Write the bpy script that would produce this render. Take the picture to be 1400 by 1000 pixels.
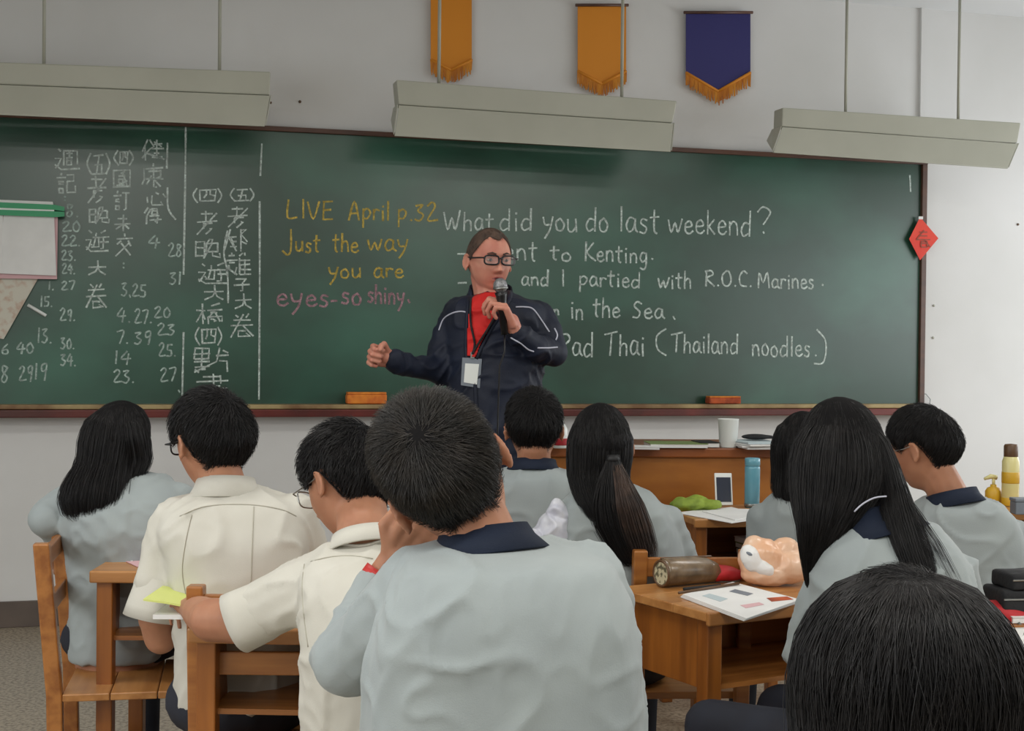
import bpy, bmesh, math, random
import numpy as np
from mathutils import Vector, Matrix, noise
from mathutils.bvhtree import BVHTree
random.seed(7); rng = np.random.default_rng(7)
for o in list(bpy.data.objects): bpy.data.objects.remove(o)
SC = bpy.context.scene; COL = SC.collection
PI = math.pi
def R(a): return math.radians(a)

# ------------------------------------------------------------------ camera
F = 1900.0; EYE = 1.35
roll = R(0.6); pitch = math.atan(23 / F)
fw = Vector((0, math.cos(pitch), -math.sin(pitch)))
up0 = Vector((0, math.sin(pitch), math.cos(pitch))); rt0 = Vector((1, 0, 0))
ex = rt0 * math.cos(roll) + up0 * math.sin(roll)
ey = -rt0 * math.sin(roll) + up0 * math.cos(roll)
CAM = Vector((0, 0, EYE))
cd = bpy.data.cameras.new('camera'); cam = bpy.data.objects.new('camera', cd); COL.objects.link(cam)
cd.sensor_width = 36; cd.lens = F / 1400 * 36; cd.clip_start = 0.05
m = Matrix((ex, ey, -fw)).transposed().to_4x4(); m.translation = CAM; cam.matrix_world = m
SC.camera = cam
def P(px, py, d):                                   # point seen at a pixel of the photo, at a given depth
    return CAM + ex * ((px - 700) / F * d) + ey * (-(py - 500) / F * d) + fw * d
def PZ(px, py, z):                                  # point seen at a pixel on the horizontal plane z
    r = ex * ((px - 700) / F) + ey * (-(py - 500) / F) + fw
    t = (z - EYE) / r.z
    return CAM + r * t

# ------------------------------------------------------------------ world, lights, exposure
SC.view_settings.view_transform = 'Standard'; SC.view_settings.look = 'None'
SC.view_settings.gamma = 1; SC.view_settings.use_curve_mapping = False
SC.view_settings.exposure = -0.62
w = bpy.data.worlds.new('world'); SC.world = w; w.use_nodes = True
w.node_tree.nodes['Background'].inputs[0].default_value = (0.86, 0.93, 1.0, 1)
w.node_tree.nodes['Background'].inputs[1].default_value = 0.62
TH = math.atan(0.278)
U = Vector((math.cos(TH), math.sin(TH), 0)); N = Vector((math.sin(TH), -math.cos(TH), 0)); Z = Vector((0, 0, 1))
O = Vector((0, 7.25, 0))
def WL(u, z, off=0): return O + U * u + N * off + Z * z
def W(px, py, off=0):                               # point seen at a pixel on the front wall (or a plane off in front of it)
    r = ex * ((px - 700) / F) + ey * (-(py - 500) / F) + fw
    t = ((O + N * off) - CAM).dot(N) / r.dot(N)
    return CAM + r * t
def UZ(px, py, off=0):
    q = W(px, py, off) - O
    return q.dot(U), q.z
def area(name, loc, target, sx, sy, power, colr):
    l = bpy.data.lights.new(name, 'AREA'); l.shape = 'RECTANGLE'; l.size = sx; l.size_y = sy
    l.energy = power; l.color = colr
    o = bpy.data.objects.new(name, l); COL.objects.link(o); o.location = loc
    o.rotation_euler = (Vector(target) - Vector(loc)).to_track_quat('-Z', 'Y').to_euler(); return o
UR, UL = 4.6, -4.4        # side walls of the room, along the wall axis
for k, off in enumerate((1.6, 4.0, 6.4)):
    area('window_daylight', WL(UR - 0.12, 1.75, off), WL(0, 1.0, off - 0.2), 1.9, 1.5, (85, 30, 30)[k], (0.95, 0.98, 1.0))
for off in (4.4, 7.0):
    area('window_daylight', WL(UL + 0.12, 1.75, off), WL(0, 1.1, off), 1.9, 1.5, 45, (0.95, 0.98, 1.0))
for u, off in ((-2.1, 3.6), (1.3, 3.6), (-2.1, 6.4), (1.3, 6.4), (-2.1, 9.0), (1.3, 9.0)):
    area('ceiling_fill_light', WL(u, 3.16, off), WL(u, 0, off), 1.3, 0.3, (30 if off < 5 else 70), (1.0, 0.98, 0.93))  # fill lights added out of view; no ceiling fixtures are built

# ------------------------------------------------------------------ materials
def lin(c):
    def f(v):
        v /= 255.0
        return v / 12.92 if v <= 0.04045 else ((v + 0.055) / 1.055) ** 2.4
    return (f(c[0]), f(c[1]), f(c[2]), 1)
def mat(name, c, rough=0.6, var=0.0, c2=None, scale=(5, 5, 5), bump=0.0, bscale=60, spec=0.5, metal=0.0,
        sss=0.0, coat=0.0, detail=4, trans=0.0, alpha=1.0, emit=0, sheen=0, contrast=(0.35, 0.65)):
    m = bpy.data.materials.new(name); m.use_nodes = True
    nt = m.node_tree; b = nt.nodes['Principled BSDF']
    b.inputs['Base Color'].default_value = lin(c); b.inputs['Roughness'].default_value = rough
    b.inputs['Specular IOR Level'].default_value = spec; b.inputs['Metallic'].default_value = metal
    if sss:
        b.inputs['Subsurface Weight'].default_value = sss; b.inputs['Subsurface Radius'].default_value = (0.012, 0.004, 0.002)
        b.inputs['Subsurface Scale'].default_value = 1.0
    if coat: b.inputs['Coat Weight'].default_value = coat; b.inputs['Coat Roughness'].default_value = 0.25
    if trans: b.inputs['Transmission Weight'].default_value = trans
    if alpha < 1: b.inputs['Alpha'].default_value = alpha
    if sheen: b.inputs['Sheen Weight'].default_value = sheen
    tc = nt.nodes.new('ShaderNodeTexCoord')
    if c2 is not None:
        mp = nt.nodes.new('ShaderNodeMapping'); mp.inputs['Scale'].default_value = scale
        nt.links.new(tc.outputs['Object'], mp.inputs[0])
        nz = nt.nodes.new('ShaderNodeTexNoise'); nz.inputs['Scale'].default_value = 1.0; nz.inputs['Detail'].default_value = detail
        nt.links.new(mp.outputs[0], nz.inputs['Vector'])
        cr = nt.nodes.new('ShaderNodeValToRGB')
        cr.color_ramp.elements[0].position = contrast[0]; cr.color_ramp.elements[1].position = contrast[1]
        cr.color_ramp.elements[0].color = lin(c); cr.color_ramp.elements[1].color = lin(c2)
        nt.links.new(nz.outputs['Fac'], cr.inputs[0]); nt.links.new(cr.outputs[0], b.inputs['Base Color'])
    if bump:
        nb = nt.nodes.new('ShaderNodeTexNoise'); nb.inputs['Scale'].default_value = bscale; nb.inputs['Detail'].default_value = 3
        nt.links.new(tc.outputs['Object'], nb.inputs['Vector'])
        bp = nt.nodes.new('ShaderNodeBump'); bp.inputs['Strength'].default_value = bump; bp.inputs['Distance'].default_value = 0.004
        nt.links.new(nb.outputs['Fac'], bp.inputs['Height']); nt.links.new(bp.outputs[0], b.inputs['Normal'])
    return m
M = {}
M['wall'] = mat('wall_paint', (224, 224, 223), 0.85, c2=(216, 216, 214), scale=(1.3, 1.3, 1.3), bump=0.05, bscale=90)
M['ceiling'] = mat('ceiling_paint', (230, 232, 234), 0.9)
M['floor'] = mat('terrazzo', (172, 160, 140), 0.35, c2=(120, 108, 92), scale=(70, 70, 70), contrast=(0.45, 0.6))
M['base'] = mat('baseboard_paint', (104, 92, 84), 0.5, c2=(88, 78, 72), scale=(4, 4, 4))
M['board'] = mat('board_green', (26, 64, 49), 0.30, c2=(56, 108, 89), scale=(1.1, 1.1, 1.5), contrast=(0.42, 0.80), detail=6, bump=0.02, bscale=40, spec=0.9, coat=0.15)
M['frame'] = mat('board_frame_wood', (96, 62, 46), 0.5, c2=(72, 48, 38), scale=(3, 3, 14), coat=0.2)
M['trayred'] = mat('tray_red_wood', (112, 44, 38), 0.35, c2=(78, 34, 30), scale=(5, 5, 5), coat=0.3)
M['trayworn'] = mat('tray_worn_edge', (178, 158, 112), 0.5, c2=(120, 88, 56), scale=(5, 5, 5))
def chalk_mat(name, c):
    m = mat(name, c, 0.95, c2=tuple(int(v * 0.72) for v in c), scale=(60, 60, 60), spec=0.05)
    nt = m.node_tree; b = nt.nodes['Principled BSDF']; tc = nt.nodes.new('ShaderNodeTexCoord')
    nz = nt.nodes.new('ShaderNodeTexNoise'); nz.inputs['Scale'].default_value = 240; nz.inputs['Detail'].default_value = 2
    nt.links.new(tc.outputs['Object'], nz.inputs['Vector'])
    mr = nt.nodes.new('ShaderNodeMapRange'); mr.inputs[1].default_value = 0.36; mr.inputs[2].default_value = 0.56
    mr.inputs[3].default_value = 0.55; mr.inputs[4].default_value = 1.0
    nt.links.new(nz.outputs['Fac'], mr.inputs[0]); nt.links.new(mr.outputs[0], b.inputs['Alpha']); return m
M['chalk'] = chalk_mat('white_chalk', (232, 246, 240))
M['chalkdim'] = chalk_mat('faint_white_chalk', (205, 226, 218))
M['chalky'] = chalk_mat('yellow_chalk', (232, 204, 104))
M['chalkp'] = chalk_mat('pink_chalk', (198, 156, 166))
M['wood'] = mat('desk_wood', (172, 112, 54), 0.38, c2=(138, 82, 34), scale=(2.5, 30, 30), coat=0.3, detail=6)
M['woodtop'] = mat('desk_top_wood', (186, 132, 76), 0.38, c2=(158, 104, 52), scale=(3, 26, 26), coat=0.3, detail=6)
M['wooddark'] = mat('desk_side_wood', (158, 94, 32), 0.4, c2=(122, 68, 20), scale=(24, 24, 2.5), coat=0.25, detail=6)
M['podium'] = mat('podium_wood', (172, 108, 42), 0.36, c2=(144, 84, 28), scale=(3, 3, 9), coat=0.35, detail=6)
M['podiumtop'] = mat('podium_top_wood', (150, 84, 38), 0.35, c2=(122, 64, 26), scale=(3, 12, 12), coat=0.4)
M['jacket'] = mat('jacket_grey_blue', (153, 161, 161), 0.75, c2=(147, 155, 156), scale=(7, 7, 7), bump=0.12, bscale=450, sheen=0.15, spec=0.25)
M['shirt'] = mat('shirt_cream', (203, 200, 190), 0.8, c2=(196, 193, 182), scale=(7, 7, 7), bump=0.12, bscale=450, spec=0.25)
M['navy'] = mat('navy_cloth', (27, 36, 54), 0.75, c2=(22, 30, 46), scale=(8, 8, 8), bump=0.15, bscale=350, spec=0.25)
M['tjacket'] = mat('navy_track_jacket', (23, 31, 50), 0.62, c2=(18, 24, 40), scale=(8, 8, 8), bump=0.15, bscale=200, spec=0.35)
M['piping'] = mat('white_piping', (186, 188, 202), 0.7)
M['red'] = mat('red_shirt', (214, 34, 28), 0.75, c2=(196, 26, 24), scale=(12, 12, 12), bump=0.1, bscale=200)
M['trousers'] = mat('dark_trousers', (34, 38, 50), 0.8, c2=(28, 30, 40), scale=(9, 9, 9))
M['skin'] = mat('skin_tan', (176, 126, 98), 0.55, c2=(160, 110, 84), scale=(14, 14, 14), sss=0.15, spec=0.35)
M['skint'] = mat('skin_ruddy', (206, 146, 124), 0.5, c2=(190, 122, 104), scale=(16, 16, 16), sss=0.15, spec=0.4)
M['hair'] = mat('black_hair', (19, 18, 19), 0.45, c2=(29, 27, 27), scale=(30, 30, 30), spec=0.28)
M['hair4'] = mat('dark_brown_black_hair', (28, 26, 24), 0.42, c2=(46, 41, 36), scale=(25, 25, 25), spec=0.4)
M['hairbase'] = mat('hair_base', (15, 14, 15), 0.85, spec=0.15)
M['hairb'] = mat('brown_tinted_hair', (74, 56, 46), 0.42, c2=(48, 38, 34), scale=(20, 20, 20), spec=0.4)
M['hairt'] = mat('short_brown_hair', (92, 72, 60), 0.8, c2=(70, 56, 48), scale=(40, 40, 40))
M['black'] = mat('black_plastic', (20, 20, 22), 0.35)
M['fabricblack'] = mat('black_cloth', (26, 27, 30), 0.8, bump=0.3, bscale=120)
M['steel'] = mat('brushed_steel', (150, 152, 150), 0.35, metal=1.0)
M['lamp'] = mat('lamp_enamel', (176, 176, 162), 0.42, c2=(170, 170, 156), scale=(3, 3, 3), spec=0.5)
M['white'] = mat('white_paper', (232, 232, 230), 0.7, c2=(224, 224, 222), scale=(8, 8, 8))
M['whitegloss'] = mat('white_plastic', (228, 232, 228), 0.3)
M['orange'] = mat('orange_felt', (232, 142, 52), 0.85, c2=(206, 108, 44), scale=(22, 22, 22), bump=0.3, bscale=150)
M['orangered'] = mat('orange_red_felt', (196, 92, 46), 0.85, c2=(150, 66, 38), scale=(22, 22, 22), bump=0.3, bscale=150)
M['redpaper'] = mat('red_paper', (232, 68, 42), 0.6, c2=(222, 52, 34), scale=(9, 9, 9))
M['gold'] = mat('gold_print', (150, 60, 30), 0.5)
M['fringe'] = mat('gold_fringe', (222, 150, 44), 0.6, c2=(190, 112, 26), scale=(60, 60, 6))
M['penblue'] = mat('pennant_blue', (44, 42, 108), 0.6)
M['penorange'] = mat('pennant_orange', (222, 140, 30), 0.6)
M['green'] = mat('green_plastic', (36, 150, 98), 0.35)
M['lime'] = mat('lime_cloth', (150, 172, 62), 0.7, c2=(112, 132, 44), scale=(20, 20, 20), bump=0.3, bscale=60)
M['pinkpaper'] = mat('pink_paper', (212, 172, 176), 0.8)
M['leaflet'] = mat('printed_leaflet', (206, 202, 188), 0.6, c2=(190, 160, 140), scale=(24, 24, 24), contrast=(0.5, 0.7))
M['bottleblue'] = mat('blue_bottle', (110, 168, 184), 0.2, c2=(84, 140, 160), scale=(8, 8, 2), spec=0.6)
M['screen'] = mat('phone_screen', (32, 42, 62), 0.08, spec=0.8)
M['bag'] = mat('orange_plastic_bag', (236, 184, 146), 0.28, c2=(240, 206, 178), scale=(12, 12, 12), bump=0.6, bscale=30, spec=0.7, alpha=0.9)
M['bagwhite'] = mat('clear_plastic_bag', (226, 228, 236), 0.25, c2=(206, 208, 222), scale=(30, 30, 30), bump=0.6, bscale=30, alpha=0.85)
M['case'] = mat('brown_vinyl_case', (124, 104, 78), 0.3, c2=(84, 68, 50), scale=(26, 26, 26), bump=0.3, bscale=40, coat=0.5)
M['caseend'] = mat('case_printed_end', (188, 182, 152), 0.4, c2=(92, 90, 70), scale=(70, 70, 70), contrast=(0.48, 0.55))
M['redcloth'] = mat('red_cloth', (186, 30, 38), 0.6, c2=(150, 22, 30), scale=(14, 14, 14), bump=0.2, bscale=60)
M['yellow'] = mat('yellow_label', (206, 164, 42), 0.4)
M['yellowclear'] = mat('pale_yellow_plastic', (222, 214, 150), 0.25)
M['brown'] = mat('brown_cap', (92, 66, 42), 0.4)
M['greencover'] = mat('green_cover', (120, 140, 82), 0.6)
M['ygreen'] = mat('yellow_green_cover', (212, 220, 126), 0.5)
M['greyblue'] = mat('grey_blue_plastic', (120, 128, 138), 0.5)
M['paperblue'] = mat('pale_blue_paper', (186, 200, 204), 0.6)
M['iris'] = mat('iris_brown', (58, 44, 36), 0.2)
M['eye'] = mat('eye_white', (176, 158, 148), 0.25)
M['lip'] = mat('lip', (150, 74, 70), 0.45)
M['mouth'] = mat('mouth_dark', (70, 30, 30), 0.6)
M['rope'] = mat('hair_tie', (16, 16, 18), 0.6)
M['redband'] = mat('red_wristband', (186, 40, 34), 0.5)
def glassmat():
    m = bpy.data.materials.new('lens_glass'); m.use_nodes = True
    nt = m.node_tree; b = nt.nodes['Principled BSDF']
    b.inputs['Base Color'].default_value = (0.9, 0.95, 0.97, 1); b.inputs['Roughness'].default_value = 0.03; b.inputs['Alpha'].default_value = 0.05
    return m
M['glass'] = glassmat()

# ------------------------------------------------------------------ geometry collector
def V(a): return Vector(a)
class G:
    def __init__(s): s.v = []; s.f = []
    def add(s, vs, fs):
        n = len(s.v); s.v.extend([tuple(a) for a in vs]); s.f.extend([tuple(i + n for i in f) for f in fs]); return s
    def box(s, c, size, rot=None):
        c = V(c); hx, hy, hz = [q / 2 for q in size]
        vs = [V((x, y, z)) for x in (-hx, hx) for y in (-hy, hy) for z in (-hz, hz)]
        if rot is not None: vs = [rot @ q for q in vs]
        return s.add([c + q for q in vs], [(0, 1, 3, 2), (4, 6, 7, 5), (0, 4, 5, 1), (2, 3, 7, 6), (0, 2, 6, 4), (1, 5, 7, 3)])
    def slab(s, pts, depth):                        # polygon pts extruded by vector depth
        n = len(pts); vs = [V(q) for q in pts] + [V(q) + V(depth) for q in pts]
        fs = [tuple(range(n)), tuple(range(2 * n - 1, n - 1, -1))] + [(i, i + n, (i + 1) % n + n, (i + 1) % n) for i in range(n)]
        return s.add(vs, fs)
    def ring(s, rings, close=True):                 # rings: lists of points, same count, lofted and capped
        n = len(rings[0]); vs = [q for r in rings for q in r]; fs = []
        for k in range(len(rings) - 1):
            for i in range(n):
                j = (i + 1) % n
                fs.append((k * n + i, k * n + j, (k + 1) * n + j, (k + 1) * n + i))
        if close:
            fs.append(tuple(range(n - 1, -1, -1))); b = (len(rings) - 1) * n; fs.append(tuple(range(b, b + n)))
        return s.add(vs, fs)
    def tube(s, pts, rad, n=8, close=True):
        pts = [V(p) for p in pts]; rad = rad if isinstance(rad, (list, tuple)) else [rad] * len(pts)
        rings = []; a = None
        for i, p in enumerate(pts):
            t = (pts[min(i + 1, len(pts) - 1)] - pts[max(i - 1, 0)]).normalized()
            if a is None: a = t.orthogonal().normalized()
            a = (a - t * a.dot(t)).normalized(); b = t.cross(a)
            rings.append([p + (a * math.cos(2 * PI * k / n) + b * math.sin(2 * PI * k / n)) * rad[i] for k in range(n)])
        return s.ring(rings, close)
    def ell(s, c, rad, rot=None, nu=16, nv=10):
        c = V(c); rows = []
        for j in range(nv + 1):
            th = PI * min(max(j / nv, 0.004), 0.996)
            row = []
            for i in range(nu):
                ph = 2 * PI * i / nu
                q = V((rad[0] * math.sin(th) * math.cos(ph), rad[1] * math.sin(th) * math.sin(ph), rad[2] * math.cos(th)))
                row.append(c + (rot @ q if rot is not None else q))
            rows.append(row)
        return s.ring(rows[::-1])
    def cap(s, p0, r0, p1, r1, n=12):               # tapered capsule
        p0 = V(p0); p1 = V(p1); t = (p1 - p0); L = t.length; t = t / L if L > 1e-6 else Z
        a = t.orthogonal().normalized(); b = t.cross(a); rings = []
        prof = [(-r0 * math.cos(q), r0 * math.sin(q)) for q in (0.12, 0.5, 0.9, 1.3)] + [(L + r1 * math.sin(q), r1 * math.cos(q)) for q in (0.1, 0.5, 0.95, 1.42)]
        for z_, r_ in prof:
            rings.append([p0 + t * z_ + (a * math.cos(2 * PI * k / n) + b * math.sin(2 * PI * k / n)) * r_ for k in range(n)])
        return s.ring(rings)
    def chain(s, pts):                              # [(p, r), ...]
        for (a, ra), (b, rb) in zip(pts, pts[1:]): s.cap(a, ra, b, rb)
        return s
    def lathe(s, c, prof, n=24, rot=None):          # prof: (radius, z)
        c = V(c); rings = []
        for r_, z_ in prof:
            row = [V((r_ * math.cos(2 * PI * k / n), r_ * math.sin(2 * PI * k / n), z_)) for k in range(n)]
            rings.append([c + (rot @ q if rot is not None else q) for q in row])
        return s.ring(rings)
def mesh_from(g, name):
    me = bpy.data.meshes.new(name); me.from_pydata([tuple(q) for q in g.v], [], g.f); me.update(); return me
MW = {}                                             # world matrix of every thing, to bring world points into it
def link(name, me, m, parent=None, smooth=False, bevel=0.0, world=False):
    if m is not None: me.materials.clear(); me.materials.append(m)
    if world and parent is not None: me.transform(MW[parent].inverted())
    o = bpy.data.objects.new(name, me); COL.objects.link(o)
    if parent is not None: o.parent = parent
    if smooth: me.polygons.foreach_set('use_smooth', [True] * len(me.polygons))
    if bevel:
        b = o.modifiers.new('bevel', 'BEVEL'); b.width = bevel; b.segments = 2; b.limit_method = 'ANGLE'
    return o
def part(name, g, m, parent=None, smooth=False, bevel=0.0, world=False, label=None):
    o = link(name, mesh_from(g, name), m, parent, smooth, bevel, world)
    if label: o['label'] = label
    return o
def tag(o, label=None, cat=None, group=None, kind=None):
    if label: o['label'] = label
    if cat: o['category'] = cat
    if group: o['group'] = group
    if kind: o['kind'] = kind
    return o
def thing(name, label, cat, loc=(0, 0, 0), rz=0.0, group=None):
    o = bpy.data.objects.new(name, None); COL.objects.link(o); o.empty_display_size = 0.1
    o.location = loc; o.rotation_euler = (0, 0, rz)
    MW[o] = Matrix.Translation(V(loc)) @ Matrix.Rotation(rz, 4, 'Z')
    return tag(o, label, cat, group)
TMPS = bpy.data.scenes.new('workbench')
def remesh(g, vox, it=4, disp=None, fac=0.5):
    me = mesh_from(g, 'tmp'); o = bpy.data.objects.new('tmp', me); TMPS.collection.objects.link(o)
    r = o.modifiers.new('r', 'REMESH'); r.mode = 'VOXEL'; r.voxel_size = vox; r.use_smooth_shade = True
    if it:
        s = o.modifiers.new('s', 'SMOOTH'); s.factor = fac; s.iterations = it
    with bpy.context.temp_override(scene=TMPS, view_layer=TMPS.view_layers[0]): dg = bpy.context.evaluated_depsgraph_get()
    dg.update()
    me2 = bpy.data.meshes.new_from_object(o.evaluated_get(dg))
    bpy.data.objects.remove(o); bpy.data.meshes.remove(me)
    if disp is not None:
        nv = len(me2.vertices); co = np.zeros(nv * 3); no = np.zeros(nv * 3)
        me2.vertices.foreach_get('co', co); me2.vertices.foreach_get('normal', no); co = co.reshape(-1, 3); no = no.reshape(-1, 3)
        dd = np.array([disp(V(a), None) for a in co]); me2.vertices.foreach_set('co', (co + no * dd[:, None]).ravel()); me2.update()
    me2.polygons.foreach_set('use_smooth', [True] * len(me2.polygons))
    return me2
def struct(name, g, m, parent=None, bevel=0):
    o = part(name, g, m, parent, bevel=bevel)
    if parent is None: o['kind'] = 'structure'
    return o
WROT = Matrix((U, -N, Z)).transposed()              # local x along the wall, y into it, z up
RZ = TH

# ------------------------------------------------------------------ the room
BACK = 10.2
def wbox(g, u0, u1, z0, z1, o0, o1):
    c = WL((u0 + u1) / 2, (z0 + z1) / 2, (o0 + o1) / 2)
    return g.box(c, (u1 - u0, abs(o1 - o0), z1 - z0), WROT)
struct('wall_front', wbox(G(), UL - 0.2, UR + 0.2, 0, 3.3, -0.2, 0), M['wall'])
struct('floor', wbox(G(), UL - 0.2, UR + 0.2, -0.1, 0, -0.2, BACK), M['floor'])
struct('ceiling', wbox(G(), UL - 0.2, UR + 0.2, 3.3, 3.4, -0.2, BACK), M['ceiling'])
struct('wall_left', wbox(G(), UL - 0.2, UL, 0, 3.3, 0, BACK), M['wall'])
g = G(); wbox(g, UR, UR + 0.2, 0, 0.95, 0, BACK); wbox(g, UR, UR + 0.2, 2.55, 3.3, 0, BACK)
struct('added_dark_panel', wbox(G(), UL + 0.4, UR - 0.4, 0.3, 2.3, BACK - 0.03, BACK), mat('dark_reflection_panel', (44, 58, 52), 0.95))  # unseen dark panel added so the chalkboard's lower part reflects less light
struct('wall_back', wbox(G(), UL - 0.2, UR + 0.2, 0, 3.3, BACK, BACK + 0.2), M['wall'])
edges = [0, 0.6, 2.6, 3.0, 5.0, 5.4, 7.4, BACK]
for a in range(0, 8, 2): wbox(g, UR, UR + 0.2, 0.95, 2.55, edges[a], edges[a + 1])
struct('wall_right', g, M['wall'])
for k in range(3):
    g = G(); a, b = edges[2 * k + 1], edges[2 * k + 2]
    for q in (a, b - 0.04, (a + b) / 2 - 0.02): wbox(g, UR + 0.08, UR + 0.12, 0.95, 2.55, q, q + 0.04)
    for q in (0.95, 2.51): wbox(g, UR + 0.08, UR + 0.12, q, q + 0.04, a, b)
    struct('window_%d' % (k + 1), g, M['steel'])
struct('baseboard_front', wbox(G(), UL, UR, 0, 0.125, 0, 0.012), M['base'], bevel=0.003)
struct('baseboard_left', wbox(G(), UL, UL + 0.012, 0, 0.125, 0, BACK), M['base'])
u1, _ = UZ(1256, 130)
struct('trim_1', wbox(G(), u1, u1 + 0.035, 2.62, 3.3, 0, 0.02), M['wall'])

# ------------------------------------------------------------------ the chalkboard
bl = -3.7; _, zt0 = UZ(0, 160); ur, zt1 = UZ(1256, 226); _, zb = UZ(600, 552)
zt = (zt0 + zt1) / 2
def FR(u, z, off):                                  # local coordinates of the board's Empty
    return V((u - bl, -off, z - zb))
board = thing('chalkboard', 'long green chalkboard covered with chalk writing on the front wall', 'chalkboard', WL(bl, zb, 0), RZ)
def bbox(u0, u1, z0, z1, o0, o1, g=None):
    g = g or G(); a = FR(u0, z0, o0); b = FR(u1, z1, o1)
    return g.box((a + b) / 2, (abs(b.x - a.x), abs(b.y - a.y), abs(b.z - a.z)))
part('writing_surface', bbox(bl, ur, zb - 0.01, zt, 0.0, 0.03), M['board'], board)
part('top_frame', bbox(bl, ur + 0.03, zt - 0.004, zt + 0.02, 0.0, 0.05), M['frame'], board, bevel=0.003)
part('side_frame', bbox(ur - 0.004, ur + 0.028, zb - 0.02, zt - 0.004, 0.0, 0.05), M['frame'], board, bevel=0.003)
tr = bbox(bl, ur + 0.01, zb - 0.022, zb, 0.03, 0.12)
part('tray_top', tr, M['trayworn'], board, bevel=0.004, label='worn pale ledge of the chalk tray')
part('tray_front', bbox(bl, ur + 0.06, zb - 0.062, zb - 0.024, 0.0, 0.128), M['trayred'], board, bevel=0.006, label='dark red front board of the chalk tray')

# --- chalk strokes: pen paths in photo pixels, laid on the board as thin raised ribbons
def smooth(pts, k=4):
    if len(pts) < 3: return pts
    P_ = [pts[0]] + list(pts) + [pts[-1]]; out = []
    for i in range(1, len(P_) - 2):
        p0, p1, p2, p3 = [np.array(q, float) for q in P_[i - 1:i + 3]]
        for j in range(k):
            t = j / k
            out.append(tuple(0.5 * ((2 * p1) + (-p0 + p2) * t + (2 * p0 - 5 * p1 + 4 * p2 - p3) * t * t + (-p0 + 3 * p1 - 3 * p2 + p3) * t ** 3)))
    out.append(tuple(pts[-1])); return out
def ribbon(g, pts, wpx, off=0.0315, sm=True):
    pts = smooth(pts) if sm else pts
    q = [UZ(x, y, off) for x, y in pts]
    if len(q) < 2: return
    wd = wpx / 262.0 / 2; vs = []
    for i, (a, b) in enumerate(q):
        p, n = q[max(i - 1, 0)], q[min(i + 1, len(q) - 1)]
        dx, dz = n[0] - p[0], n[1] - p[1]; L = math.hypot(dx, dz) or 1
        w_ = wd * (0.8 + 0.35 * random.random())
        nx, nz = -dz / L * w_, dx / L * w_
        if i == 0: a -= dx / L * wd * 0.6; b -= dz / L * wd * 0.6
        if i == len(q) - 1: a += dx / L * wd * 0.6; b += dz / L * wd * 0.6
        for o_ in (off - 0.0016, off):
            vs += [FR(a + nx, b + nz, o_), FR(a - nx, b - nz, o_)]
    fs = []
    for i in range(len(q) - 1):
        b0 = 4 * i; b1 = b0 + 4
        fs += [(b0 + 2, b1 + 2, b1 + 3, b0 + 3), (b0, b1, b1 + 2, b0 + 2), (b0 + 1, b0 + 3, b1 + 3, b1 + 1)]
    g.add(vs, fs)
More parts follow.
